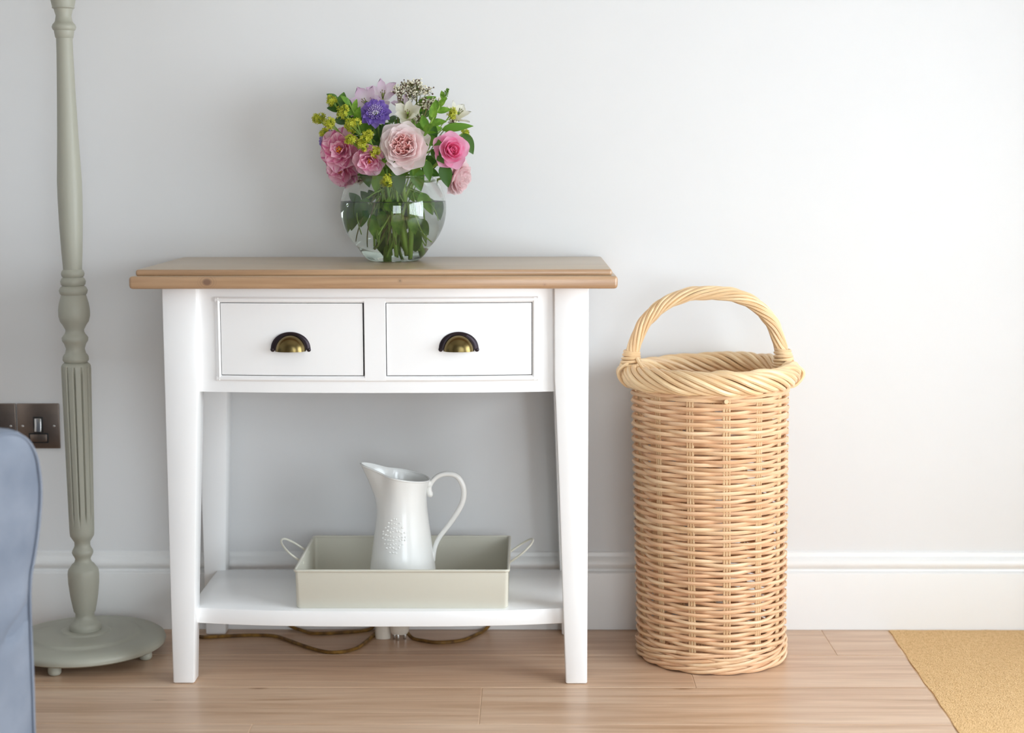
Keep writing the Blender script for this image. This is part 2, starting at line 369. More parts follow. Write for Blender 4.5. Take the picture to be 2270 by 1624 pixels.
mb.box(FILL['x0'], FILL['x1'], ROOM_Y0-T_, ROOM_Y0, -0.016, FILL['z0']); mb.box(FILL['x0'], FILL['x1'], ROOM_Y0-T_, ROOM_Y0, FILL['z1'], ROOM_Z1)
struct(mb.build('wall_front', M['far_wall'], smooth=False))
# right window frame with mullions, then the added rear frame
mb = MB(); fx0, fx1 = ROOM_X1+0.02, ROOM_X1+0.07
mb.box(fx0, fx1, W['y0'], W['y1'], W['z0'], W['z0']+0.05); mb.box(fx0, fx1, W['y0'], W['y1'], W['z1']-0.05, W['z1'])
nm = 8
for k in range(nm+1):
    y = W['y0']+(W['y1']-W['y0'])*k/nm; mb.box(fx0, fx1, max(W['y0'], y-0.014), min(W['y1'], y+0.014), W['z0'], W['z1'])
w1 = struct(mb.build('window_1', M['white'], smooth=False))
mb = MB()
for x0, x1, z0, z1 in ((FILL['x0'], FILL['x1'], FILL['z0'], FILL['z0']+0.05), (FILL['x0'], FILL['x1'], FILL['z1']-0.05, FILL['z1']), (FILL['x0'], FILL['x0']+0.05, FILL['z0'], FILL['z1']), (FILL['x1']-0.05, FILL['x1'], FILL['z0'], FILL['z1']), (0.575, 0.625, FILL['z0'], FILL['z1'])):
    mb.box(x0, x1, ROOM_Y0-0.07, ROOM_Y0-0.02, z0, z1)
struct(mb.build('added_rear_frame', M['white'], smooth=False))  # frame added round the made-up rear fill opening
# skirting, moulded profile (depth from wall, height)
prof = [(0, 0.1590), (0.0030, 0.1590), (0.0050, 0.1572), (0.0058, 0.1530), (0.0066, 0.1500), (0.0100, 0.1475), (0.0145, 0.1435), (0.0170, 0.1385), (0.0172, 0.1335), (0.0150, 0.1290), (0.0112, 0.1262), (0.0098, 0.1240), (0.0108, 0.1215), (0.0140, 0.1198), (0.0180, 0.1188), (0.0196, 0.1172), (0.0200, 0.1150), (0.0200, 0.0005), (0, 0.0005)]
mb = MB(); mb.rows([[(x, -d, z) for d, z in prof] for x in (ROOM_X0, ROOM_X1)], closed=True, cap=True)
bb = struct(mb.build('baseboard_back', M['skirting'])); bb.data.set_sharp_from_angle(angle=0.5)
# oak planks: children of the floor, in rows that run along the wall
MATX = lambda y: 0.7360 + (y+0.02)*0.0246          # edge of the sunken door mat
rows = [(-0.002, -0.190), (-0.190, -0.384), (-0.384, -0.577), (-0.577, -0.770), (-0.770, -0.963), (-0.963, -1.156), (-1.156, -1.349), (-1.349, -1.542), (-1.542, -1.735), (-1.735, -1.928), (-1.928, -2.121), (-2.121, -2.6), (-2.6, -3.1), (-3.1, -3.7), (-3.7, -4.6)]
ends = [(0.601, 1.9), (0.308, 1.7), (-0.080, 1.8), (-0.4645, 1.8), (0.2, 1.8), (-0.6, 1.8), (0.4, 1.8), (0.0, 1.8), (-0.9, 1.8), (0.5, 1.8), (-0.3, 1.8), (0.2, 1.8), (0.1, 1.8), (0.3, 1.8), (0.0, 1.8)]
for (ya, yb), (e, L) in zip(rows, ends):
    xs = [e]; x = e
    while x > ROOM_X0: x -= L; xs.insert(0, max(x, ROOM_X0))
    x = e
    xmax = ROOM_X1 if yb < -1.3 else 0.73
    while x < ROOM_X1: x += L; xs.append(min(x, ROOM_X1))
    for x0, x1 in zip(xs[:-1], xs[1:]):
        if yb >= -1.36 and x0 >= 0.72: continue
        g = 0.0006; a, b = x0+g, x1-g
        mb = MB()
        ea, eb = (b, b)
        if yb >= -1.36 and b > 0.70: ea, eb = MATX(ya)-0.001, MATX(yb)-0.001
        ya2, yb2 = ya-g, yb+g
        vs = [(a, yb2, -0.016), (eb, yb2, -0.016), (ea, ya2, -0.016), (a, ya2, -0.016), (a, yb2, 0), (eb, yb2, 0), (ea, ya2, 0), (a, ya2, 0)]
        mb.add(vs, [(3, 2, 1, 0), (4, 5, 6, 7), (0, 1, 5, 4), (1, 2, 6, 5), (2, 3, 7, 6), (3, 0, 4, 7)])
        p = mb.build('plank', M['floor'], floor, bevel=0.0009, seg=1, smooth=False, origin=((x0+x1)/2, (ya+yb)/2, 0)); p.location = ((x0+x1)/2, (ya+yb)/2, 0)

# door mat: coir sheet set flush in the floor, slightly uneven edge
mb = MB(); nx, ny = 26, 40; rws = []
for j in range(ny+1):
    y = -0.024-1.31*j/ny; x0 = MATX(y)+0.0015+0.0012*math.sin(j*1.7)+0.0008*math.sin(j*0.6)
    rws.append([(x0+(ROOM_X1-0.002-x0)*i/nx, y, 0.0015+0.0006*math.sin(i*2.3+j*1.1)) for i in range(nx+1)])
mb.rows(rws)
o0 = len(mb.v)
mb.rows([[(p[0], p[1], -0.0011) for p in r] for r in rws])
n1 = nx+1
for j in range(ny):
    for i in (0, nx):
        a = j*n1+i; mb.f.append((a, a+n1, a+n1+o0, a+o0))
for i in range(nx):
    for j in (0, ny):
        a = j*n1+i; mb.f.append((a, a+1, a+1+o0, a+o0))
mat_o = tag(mb.build('door_mat', M['coir']), 'flat tan coir door mat set into the oak floor beside the skirting', 'doormat')

# ---------------------------------------------------------------- console table
TX = -0.2675
table = thing('console_table', (TX, -0.20, 0), 'white two-drawer console table with a pine top and lower shelf', 'table')
TO = (TX, -0.20, 0)
def tb(mb, name, mat, parent=table, **kw):
    o = mb.build(name, mat, None, origin=TO, **kw); o.parent = parent; return o
# top: thick lower board + thinner upper board with rounded edges
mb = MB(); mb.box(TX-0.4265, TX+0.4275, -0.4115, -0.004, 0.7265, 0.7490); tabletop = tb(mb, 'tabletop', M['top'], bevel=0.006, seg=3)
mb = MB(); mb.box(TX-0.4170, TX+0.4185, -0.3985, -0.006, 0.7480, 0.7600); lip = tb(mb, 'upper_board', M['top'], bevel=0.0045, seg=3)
LEGX = (TX-0.379, TX+0.379)
def leg(sx, sy):
    """outer faces straight, the two inner faces taper below the apron"""
    mb = MB(); ox = LEGX[0] if sx < 0 else LEGX[1]; oy = -0.366 if sy < 0 else -0.0215
    rws = []
    for z, w in ((0.0, 0.037), (0.003, 0.0395), (0.18, 0.0455), (0.36, 0.0520), (0.530, 0.0590), (0.560, 0.0605), (0.7265, 0.0615)):
        ix = ox-sx*w; iy = oy-sy*w
        e = 0.0015 if z == 0 else 0
        x0, x1 = sorted((ox-sx*e, ix)); y0, y1 = sorted((oy-sy*e, iy))
        rws.append([(x0, y0, z), (x1, y0, z), (x1, y1, z), (x0, y1, z)])
    mb.rows(rws, closed=True, cap=True)
    return mb
for sx in (-1, 1):
    for sy in (-1, 1): tb(leg(sx, sy), 'leg', M['white'], bevel=0.003, seg=2, angle=0.8)
HW = 0.3185
def yf(x):
    t = min(1, abs(x-TX)/HW); return -0.3490-0.0185*(1-t**2.6)
def cbox(mb, x0, x1, z0, z1, f, b, nx=14, chamfer=0.0):
    """board that follows the bowed front; f, b = front and back offset from the bow"""
    rws = []
    c = chamfer
    for i in range(nx+1):
        x = x0+(x1-x0)*i/nx; y = yf(x)
        rws.append([(x, y+b, z0), (x, y+f+c, z0), (x, y+f, z0+c), (x, y+f, z1-c), (x, y+f+c, z1), (x, y+b, z1)] if c else [(x, y+b, z0), (x, y+f, z0), (x, y+f, z1), (x, y+b, z1)])
    mb.rows(rws, closed=True, cap=True)
Z0, Z1 = 0.5375, 0.7265
XO0, XO1 = -0.5545, 0.0215         # moulding outer
XD = ((-0.5445, -0.2900), (-0.2475, 0.0100)); ZD = (0.5690, 0.6978)
mb = MB()
XL, XR = TX-HW-0.001, TX+HW+0.001
cbox(mb, XL, XR, Z0, ZD[0]-0.0105, 0, 0.018, 28); cbox(mb, XL, XR, ZD[1]+0.0105, Z1, 0, 0.018, 28)
cbox(mb, XL, XO0, ZD[0]-0.0105, ZD[1]+0.0105, 0, 0.018); cbox(mb, XO1, XR, ZD[0]-0.0105, ZD[1]+0.0105, 0, 0.018)
tb(mb, 'front_apron', M['white'])
# raised bead moulding round the drawer openings and the middle rail
mb = MB()
g = 0.0012
cbox(mb, XO0, XO1, ZD[1]+g, ZD[1]+0.0112, -0.0045, 0.016, 24, 0.0030); cbox(mb, XO0, XO1, ZD[0]-0.0112, ZD[0]-g, -0.0045, 0.016, 24, 0.0030)
tb(mb, 'drawer_moulding', M['white'])
def vbead(x0, x1, z0, z1, c):
    mb = MB(); y0 = yf(x0)-0.0045; y1 = yf(x1)-0.0045
    rws = [[(x0, yf(x0)+0.016, z), (x0, y0+c, z), (x0+c, y0, z), (x1-c, y1, z), (x1, y1+c, z), (x1, yf(x1)+0.016, z)] for z in (z0, z1)]
    mb.rows(rws, closed=True, cap=True); return mb
for x0, x1 in ((XO0, XD[0][0]-g), (XD[1][1]+g, XO1)): tb(vbead(x0, x1, ZD[0]-0.0095, ZD[1]+0.0095, 0.003), 'drawer_moulding', M['white'])
tb(vbead(XD[0][1]+0.0028, XD[1][0]-0.0016, ZD[0]-0.009, ZD[1]+0.009, 0.0008), 'middle_rail', M['white'])
# drawer carcass; the shade of the drawer gaps is put into its dark colour
mb = MB(); mb.box(TX-0.31, TX+0.31, -0.335, -0.05, Z0+0.01, Z0+0.02); mb.box(TX-0.31, TX+0.31, -0.338, -0.330, Z0+0.012, 0.722)
tb(mb, 'carcass', M['gap'], smooth=False)
mb = MB()
mb.box(LEGX[0]+0.012, LEGX[0]+0.030, -0.31, -0.08, Z0+0.004, Z1); mb.box(LEGX[1]-0.030, LEGX[1]-0.012, -0.31, -0.08, Z0+0.004, Z1); mb.box(TX-0.325, TX+0.325, -0.058, -0.040, Z0+0.004, Z1)
tb(mb, 'side_apron', M['white'], smooth=False)
def cup_pull(cx, z0, yb):
    """dark back plate with two ears + brass half dome"""
    mb = MB(); a, h = 0.0355, 0.0335; ai, hi = 0.0265, 0.0270; n = 28
    o_ = []; i_ = []
    for k in range(n+1):
        t = PI*k/n; o_.append((cx+a*math.cos(t), z0+0.0035+h*math.sin(t)**0.9*0.94)); i_.append((cx+ai*math.cos(t), z0+0.003+hi*math.sin(t)))
    rws = []
    for (xo, zo), (xi, zi) in zip(o_, i_):
        rws.append([(xo, yb, zo), (xo, yb-0.0022, zo), (xi*0.35+xo*0.65, yb-0.0036, zi*0.35+zo*0.65), (xi, yb-0.003, zi), (xi, yb, zi)])
    mb.rows(rws, closed=True, cap=True)
    for sx in (-1, 1):
        mb.ball((cx+sx*0.0322, yb-0.0012, z0+0.0035), 0.0042, 10, 8, (1, 0.7, 1))
    plate = mb
    mb = MB(); A, Hh, D = 0.0275, 0.0290, 0.0215; rws = []
    for j in range(11):
        v = PI/2*j/10; c = math.cos(v)**0.75; s = math.sin(v)
        rws.append([(cx+A*math.cos(PI*k/24)*c, yb-0.0028-D*s, z0+0.0010+Hh*math.sin(PI*k/24)*c) for k in range(25)])
    mb.rows(rws)
    # inner shell for thickness
    A2, H2, D2 = A-0.0012, Hh-0.0012, D-0.0012; r2 = []
    for j in range(11):
        v = PI/2*j/10; c = math.cos(v)**0.75; s = math.sin(v)
        r2.append([(cx+A2*math.cos(PI*k/24)*c, yb-0.0028-D2*s, z0+0.0010+H2*math.sin(PI*k/24)*c) for k in range(25)])
    mb.rows(r2)
    n1 = 25; o2 = 11*25
    for j in range(10):
        for k in (0, 24): a_ = j*n1+k; mb.f.append((a_, a_+n1, a_+n1+o2, a_+o2))
    return plate, mb
for i, (x0, x1) in enumerate(XD):
    mb = MB()
    ajar = -0.0006 if i == 0 else 0
    cbox(mb, x0, x1, ZD[0], ZD[1], -0.0015+ajar, 0.010, 16, 0.0012)
    dr = tb(mb, 'drawer', M['white'])
    dr['label'] = 'left drawer' if i == 0 else 'right drawer'
    cx = (-0.4187, -0.1195)[i]
    pl, cup = cup_pull(cx, 0.6120, yf(cx)-0.0015)
    tb(pl, 'handle_plate', M['bronze'], parent=dr); tb(cup, 'cup_handle', M['brass'], parent=dr)
# shelf with a gently bowed front
mb = MB(); rws = []
for i in range(33):
    x = TX-0.352+0.704*i/32; t = min(1, abs(x-TX)/0.335); y = -0.338-0.024*(1-t**3)
    rws.append([(x, -0.058, 0.1062), (x, y, 0.1062), (x, y, 0.1357), (x, -0.058, 0.1357)])
mb.rows(rws, closed=True, cap=True); tb(mb, 'shelf', M['white'], bevel=0.0022, seg=2)

# ---------------------------------------------------------------- enamel tray
ZT = 0.1358
tray = thing('tray', (-0.2273, -0.21, ZT), 'pale grey-green rectangular metal tray with wire handles on the shelf', 'tray')
TRO = (-0.2273, -0.21, ZT)
def box_ring(x0, x1, y0, y1, z, r=0.012, n=5):
    pts = []
    for cx, cy_, a0 in ((x1-r, y0+r, -PI/2), (x1-r, y1-r, 0), (x0+r, y1-r, PI/2), (x0+r, y0+r, PI)):
        for k in range(n+1): a = a0+PI/2*k/n; pts.append((cx+r*math.cos(a), cy_+r*math.sin(a), z))
    return pts
X0, X1, Y0, Y1 = -0.4221, -0.0324, -0.3470, -0.0760
mb = MB(); e = 0.0016
outer = [box_ring(X0+0.003, X1-0.003, Y0+0.003, Y1-0.003, ZT, 0.008), box_ring(X0+0.0006, X1-0.0006, Y0+0.0006, Y1-0.0006, ZT+0.003, 0.009), box_ring(X0, X1, Y0, Y1, ZT+0.0700, 0.006)]
inner = [box_ring(X0+e, X1-e, Y0+e, Y1-e, ZT+0.0700, 0.005), box_ring(X0+e, X1-e, Y0+e, Y1-e, ZT+0.003, 0.007), box_ring(X0+0.004, X1-0.004, Y0+0.004, Y1-0.004, ZT+0.0014, 0.006)]
mb.rows(outer+inner, closed=True, cap=True); o = mb.build('tray_body', M['enamel'], tray, origin=TRO)
mb = MB(); mb.tube(box_ring(X0-0.0003, X1+0.0003, Y0-0.0003, Y1+0.0003, ZT+0.0712, 0.006), 0.0027, 10, closed=True); mb.build('rolled_rim', M['enamel'], tray, origin=TRO)
for sx, xw in ((-1, X0), (1, X1)):
    mb = MB()
    pts = bez([(xw-sx*0.001, -0.163, ZT+0.060), (xw+sx*0.008, -0.163, ZT+0.0665), (xw+sx*0.026, -0.167, ZT+0.080), (xw+sx*0.041, -0.182, ZT+0.0915), (xw+sx*0.0455, -0.203, ZT+0.0945), (xw+sx*0.041, -0.224, ZT+0.0905), (xw+sx*0.026, -0.241, ZT+0.079), (xw+sx*0.008, -0.246, ZT+0.0665), (xw-sx*0.001, -0.246, ZT+0.060)], 6)
    mb.tube(pts, 0.0021, 10); hd = mb.build('handle', M['enamel'], tray, origin=TRO)
    for y in (-0.163, -0.246):
        mb = MB(); mb.ball((xw-sx*0.0012, y, ZT+0.060), 0.0035, 10, 6, (0.5, 1, 1)); mb.build('rivet', M['enamel'], tray, origin=TRO)

# ---------------------------------------------------------------- jug
JX, JY, JZ = -0.2352, -0.215, ZT+0.0016
jug = thing('jug', (JX, JY, JZ), 'tall white pitcher with a pointed spout standing in the tray', 'jug')
def jug_r(t):
    P = [(0, 0.0660), (0.03, 0.0662), (0.2, 0.0625), (0.4, 0.0568), (0.6, 0.0510), (0.75, 0.0474), (0.85, 0.0466), (0.93, 0.0485), (1.0, 0.0530)]
    for (a, ra), (b, rb) in zip(P[:-1], P[1:]):
        if t <= b: k = (t-a)/(b-a); return ra+(rb-ra)*k
    return P[-1][1]
NJ, MJ = 64, 34
def jug_row(t, off): 
    out = []
    for k in range(NJ):
        th = 2*PI*k/NJ; d = th if th <= PI else th-2*PI       # d: signed angle from spout
        r = jug_r(t)-off; s = max(0.0, (t-0.68)/0.32); s2 = s*s
        ad = abs(d); sp = math.exp(-(ad/0.40)**2)
        r += s2*0.0255*sp - 0.005*s2*math.exp(-((ad-0.85)/0.35)**2)
        z = 0.2115*t + s2*s*(0.0130*math.exp(-(ad/0.55)**2)+0.0185*(0.5+0.5*math.cos(ad)))
        out.append((JX-r*math.cos(d), JY-r*math.sin(d), JZ+z))
    return out
mb = MB(); ts = [i/MJ for i in range(MJ+1)]
rws = [jug_row(t, 0) for t in ts]
rim_hi = [(a[0]*0.5+b[0]*0.5, a[1]*0.5+b[1]*0.5, a[2]+0.0012) for a, b in zip(jug_row(1, 0), jug_row(1, 0.0022))]
rws += [rim_hi]+[jug_row(t, 0.0022) for t in reversed(ts[1:])]
mb.rows(rws, closed=True, cap=True); mb.build('jug_body', M['ceramic'], jug, origin=(JX, JY, JZ))
mb = MB(); ring = jug_row(1, 0.0008); mb.tube([(p[0], p[1], p[2]+0.0004) for p in ring], 0.0019, 8, closed=True); mb.build('rim', M['ceramic'], jug, origin=(JX, JY, JZ))
hp = [(-0.1815, 0.3215), (-0.1835, 0.3300), (-0.1800, 0.3430), (-0.1664, 0.3570), (-0.1471, 0.3612), (-0.1290, 0.3550), (-0.1185, 0.3340), (-0.1200, 0.3089), (-0.1315, 0.2854), (-0.1480, 0.2609), (-0.1640, 0.2400), (-0.1735, 0.2190), (-0.1775, 0.1930)]
pts = bez([(x, JY, z) for x, z in hp], 6); rad = []
for i in range(len(pts)):
    k = i/(len(pts)-1); rad.append(0.0052 if k < 0.03 else (0.0060-0.002*min(1, (k-0.03)/0.1) if k < 0.13 else 0.0042+0.0012*math.sin(PI*min(1, (k-.13)/.8))))
mb = MB(); mb.tube(pts, rad, 12)
mb.ball((-0.1818, JY, 0.3225), 0.0062, 12, 8, (0.9, 1.1, 1.1)); mb.ball((-0.1772, JY, 0.200), 0.007, 12, 8, (0.55, 1.2, 1.8)); mb.ball((-0.1835, JY, 0.3420), 0.006, 10, 8, (1.2, 1, 1.3))
mb.build('handle', M['ceramic'], jug, origin=(JX, JY, JZ))
# raised pattern on the belly
mb = MB(); rnd = random.Random(3)
for i in range(9):
    for j in range(9):
        u = (i-4)/4; v = (j-4)/4
        if abs(u)*0.75+abs(v)*0.8 > 1.05: continue
        th = 1.32-0.42*u+rnd.uniform(-.02, .02); z = 0.115+0.030*v+rnd.uniform(-.002, .002)
        t = z/0.2115; r = jug_r(t)-0.0002
        mb.ball((JX-r*math.cos(th), JY-r*math.sin(th), JZ+z), 0.0019, 7, 5, (rnd.uniform(.8, 1.7), 0.55, rnd.uniform(.6, 1.2)))
em = mb.build('embossed_pattern', M['ceramic'], jug, origin=(JX, JY, JZ)); em['kind'] = 'stuff'

# ---------------------------------------------------------------- floor lamp
LX, LY = -0.8520, -0.1950
ZS = lambda z: 0.9403+(z-0.9403)*1.005
lamp = thing('floor_lamp', (LX, LY, 0), 'sage-grey turned wooden floor lamp with a round base beside the armchair', 'lamp')
LO = (LX, LY, 0)
top_prof = [(1.36, .0125), (1.30, .0125), (1.285, .016), (1.27, .0215), (1.255, .0235), (1.2416, .0224), (1.2295, .0199), (1.2275, .0205), (1.2254, .0172), (1.2133, .0140), (1.2035, .0158), (1.2003, .0178), (1.1978, .0203), (1.193, .0220), (1.1881, .0202), (1.1865, .0180), (1.184, .0180), (1.1743, .0163), (1.1726, .0148), (1.1441, .0150), (1.0786, .0167), (0.9963, .0192), (0.9466, .0212), (0.9133, .0226), (0.88, .0226), (0.8298, .0214), (0.7794, .0192), (0.7542, .0176), (0.7483, .0173), (0.7457, .0199), (0.7407, .0216), (0.7364, .0207), (0.7339, .0185), (0.7314, .0212), (0.7263, .0235), (0.7204, .0224), (0.7178, .0200), (0.7153, .0237), (0.7094, .0265), (0.7035, .0250), (0.7009, .0229), (0.695, .0246), (0.6848, .0274), (0.6729, .0291), (0.661, .0290), (0.6508, .0263), (0.6449, .0221), (0.6355, .0172), (0.6313, .0174), (0.6261, .0200), (0.6253, .0212), (0.6202, .0245), (0.6142, .0238), (0.6108, .0213), (0.6082, .0200), (0.5997, .0172), (0.5912, .0191), (0.5877, .0221), (0.5843, .0238), (0.5783, .0243), (0.5749, .0221), (0.5732, .0205)]
low_prof = [(0.2461, .0229), (0.2408, .0224), (0.2347, .0186), (0.2285, .0149), (0.2215, .0147), (0.2171, .0164), (0.2126, .0190), (0.2082, .0201), (0.2038, .0186), (0.2003, .0164), (0.195, .0144), (0.1888, .0164), (0.1853, .0208), (0.18, .0242), (0.1764, .0273), (0.1729, .0286), (0.1667, .0294), (0.149, .0290), (0.1224, .0260), (0.1046, .0228), (0.0993, .0217), (0.0966, .0208), (0.0939, .0208), (0.0886, .0176), (0.0797, .0185), (0.0743, .0235), (0.0717, .0261), (0.0699, .0278), (0.0663, .0298), (0.0618, .0306), (0.0556, .0296), (0.0540, .0262)]
mb = MB(); mb.lathe([(r, ZS(z)) for z, r in reversed(top_prof)], (LX, LY), 48); mb.build('turned_post', M['lamp'], lamp, origin=LO)
fl = [(0.5735, .0205), (0.5725, .0225), (0.5700, .0255), (0.5665, .0272), (0.5600, .0276)]+[(0.5600-(0.5600-0.2550)*k/40, 0.0276+(0.0233-0.0276)*k/40) for k in range(1, 41)]+[(0.2461, .0229)]
NF = 12
def flute(r, z, th):
    env = max(0.0, min(1.0, (0.5660-z)/0.012))*max(0.0, min(1.0, (z-0.2600)/0.020))
    p = ((th*NF/(2*PI)+0.25) % 1.0)-0.5
    return r-env*0.0046*math.exp(-(p/0.095)**2)
mb = MB(); mb.lathe([(r, ZS(z)) for z, r in reversed(fl)], (LX, LY), 288, fn=flute); mb.build('fluted_post', M['lamp'], lamp, origin=LO)
mb = MB(); mb.lathe([(r, ZS(z)) for z, r in reversed(low_prof)], (LX, LY), 48); mb.build('turned_post', M['lamp'], lamp, origin=LO)
bp = [(0.02, 0.0190), (0.134, 0.0190), (0.1450, 0.0205), (0.1505, 0.0240), (0.1520, 0.0290), (0.1500, 0.0345), (0.1440, 0.0385), (0.1330, 0.0415), (0.1220, 0.0425), (0.1130, 0.0430), (0.1060, 0.0438), (0.1030, 0.0465), (0.0990, 0.0482), (0.0800, 0.0486), (0.0500, 0.0488), (0.0470, 0.0495), (0.0455, 0.0515), (0.0430, 0.0525), (0.0300, 0.0526), (0.0, 0.0526)]
mb = MB(); mb.lathe(bp, (LX, LY), 96, capt=False); mb.build('base', M['lamp'], lamp, origin=LO)
for a in (-102, -12, 78, 168):
    fxx, fyy = LX+0.124*math.cos(math.radians(a)), LY+0.124*math.sin(math.radians(a))
    mb = MB(); mb.lathe([(0.006, 0.0), (0.010, 0.0015), (0.0122, 0.005), (0.0125, 0.010), (0.0118, 0.0200)], (fxx, fyy), 20); mb.build('foot', M['lamp'], lamp, origin=LO)
mb = MB(); mb.lathe([(0.215, 1.375), (0.155, 1.62)], (LX, LY), 64, capb=False, capt=False); sh = mb.build('lamp_shade', M['shade'], lamp, origin=LO)
sd = sh.modifiers.new('thickness', 'SOLIDIFY'); sd.thickness = 0.002

# ---------------------------------------------------------------- basket
BX, BY = 0.3555, -0.1740
basket = thing('log_basket', (BX, BY, 0), 'tall round willow basket with an arched twisted handle, right of the table', 'basket')
BO = (BX, BY, 0)
rnd = random.Random(11)
NS = 13; A0 = math.radians(-90+6)           # one stake group just right of the front
def brad(z):
    return 0.1355+0.0060*min(1, z/0.50)
def bcen(z):
    return (BX+0.004-0.010*min(1, z/0.5), BY)
for k in range(NS):
    a = A0+2*PI*k/NS
    for j in (-1, 0, 1):
        aa = a+j*0.036+rnd.uniform(-.004, .004); mb = MB(); pts = []
        for i in range(9):
            z = 0.012+0.515*i/8; c = bcen(z); r = brad(z)-0.0022
            pts.append((c[0]+r*math.cos(aa), c[1]+r*math.sin(aa), z))
        mb.tube(pts, 0.0023, 6); o = mb.build('stake', M['willow_pale'], basket, origin=BO)
NR = 66; zlo, zhi = 0.038, 0.522; SEG = NS*9
for i in range(NR):
    z0 = zlo+(zhi-zlo)*i/(NR-1); par = i % 2; mb = MB(); pts = []
    ph = rnd.uniform(0, 6); amp = rnd.uniform(.0052, .0062); wob = rnd.uniform(.0004, .0013); rod = rnd.uniform(.0034, .0041)
    for k in range(SEG):
        th = 2*PI*k/SEG; g = (th-A0)*NS/(2*PI)
        w = math.cos(PI*(g+par)) * (1 if k < 1e9 else 1)
        # odd number of stakes: let the phase slip once round the back
        back = (th-PI/2+PI) % (2*PI)-PI
        w = math.cos(PI*(g+par)) if abs(back) > 0.12 else 0.2
        z = z0+wob*math.sin(3*th+ph)+0.0006*math.sin(7*th+ph*2); c = bcen(z); r = brad(z)+amp*w*1.0+0.0010
        pts.append((c[0]+r*math.cos(th), c[1]+r*math.sin(th), z))
    mb.tube(pts, rod, 6, closed=True); mb.build('weaving_rod', M['willow'], basket, origin=BO)
# waling: three-strand twist near the foot and under the rim, sloping strands
for zc, cnt, rr_ in ((0.0085, 3, 0.0036), (0.0215, 3, 0.0036), (0.0330, 2, 0.0034), (0.5250, 3, 0.0034)):
    for s_ in range(cnt):
        mb = MB(); pts = []; N_ = 120
        for k in range(N_):
            th = 2*PI*k/N_; w = 5*th+2*PI*s_/cnt; z = zc+0.0042*math.sin(w); c = bcen(z); r = brad(z)+0.0035+0.0048*math.cos(w)
            pts.append((c[0]+r*math.cos(th), c[1]+r*math.sin(th), max(z, 0.0038)))
        mb.tube(pts, rr_, 6, closed=True); mb.build('waling_rod', M['willow'], basket, origin=BO)
# bottom disc of woven rings
for i in range(15):
    mb = MB(); r = 0.128-0.0085*i; pts = [(bcen(0)[0]+r*math.cos(2*PI*k/48), BY+r*math.sin(2*PI*k/48), 0.012+0.0025*math.cos(6*2*PI*k/48+PI*i)) for k in range(48)]
    mb.tube(pts, 0.0043, 6, closed=True); mb.build('base_rod', M['willow'], basket, origin=BO)
# plaited rope border
RC = (BX-0.0065, BY); RR, RT = 0.1495, 0.0145
NB = 10
for s_ in range(NB):
    mb = MB(); pts = []; N_ = 190
    for k in range(N_):
        th = 2*PI*k/N_; w = -4*th+2*PI*s_/NB*1.0
        lump = 1+0.07*math.sin(5*th+s_)+0.05*math.sin(11*th+2*s_)
        rx = RT*1.08*lump*math.cos(w); rz = RT*1.22*lump*math.sin(w)
        r = RR+rx
        tilt = 0.004*math.cos(th)+0.002*math.sin(2*th)
        pts.append((RC[0]+r*math.cos(th)*1.005, RC[1]+r*math.sin(th), 0.5475+rz+tilt))
    mb.tube(pts, 0.0053-0.0004*(s_ % 3), 8, closed=True); mb.build('border_rod', M['willow_pale'], basket, origin=BO)
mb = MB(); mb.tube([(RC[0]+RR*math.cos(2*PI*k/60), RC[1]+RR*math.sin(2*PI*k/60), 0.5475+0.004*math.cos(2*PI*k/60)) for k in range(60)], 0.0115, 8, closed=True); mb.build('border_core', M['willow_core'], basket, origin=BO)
# handle
HPTS = [(0.1930, 0.5500), (0.1950, 0.5640), (0.1985, 0.5790), (0.2035, 0.5950), (0.2207, 0.6377), (0.2427, 0.6640), (0.2681, 0.6830), (0.3063, 0.6975), (0.3463, 0.7005), (0.3872, 0.6975), (0.4215, 0.6860), (0.4500, 0.6640), (0.4690, 0.6377), (0.4835, 0.5970), (0.4885, 0.5800), (0.4925, 0.5640), (0.4940, 0.5520)]
hc = bez([(x, BY, z) for x, z in HPTS], 7); NHp = len(hc)
def hrad(k):
    t = k/(NHp-1); return 0.0092+0.0012*math.sin(PI*t)
for s_ in range(10):
    mb = MB(); pts = []
    for k in range(NHp):
        a = hc[max(0, k-1)]; b = hc[min(NHp-1, k+1)]; t = (b-a).normalized(); n1v = Vector((0, 1, 0)); n2v = t.cross(n1v)
        w = 2*PI*s_/10-2*PI*2.6*k/(NHp-1); rd = hrad(k)*(1+0.06*math.sin(k*0.5+s_*2))
        pts.append(hc[k]+n1v*rd*math.cos(w)+n2v*rd*math.sin(w))
    mb.tube(pts, 0.0032, 6); mb.build('handle_rod', M['willow_pale'], basket, origin=BO)
mb = MB(); mb.tube(hc, 0.0078, 8); mb.build('handle_core', M['willow_core'], basket, origin=BO)
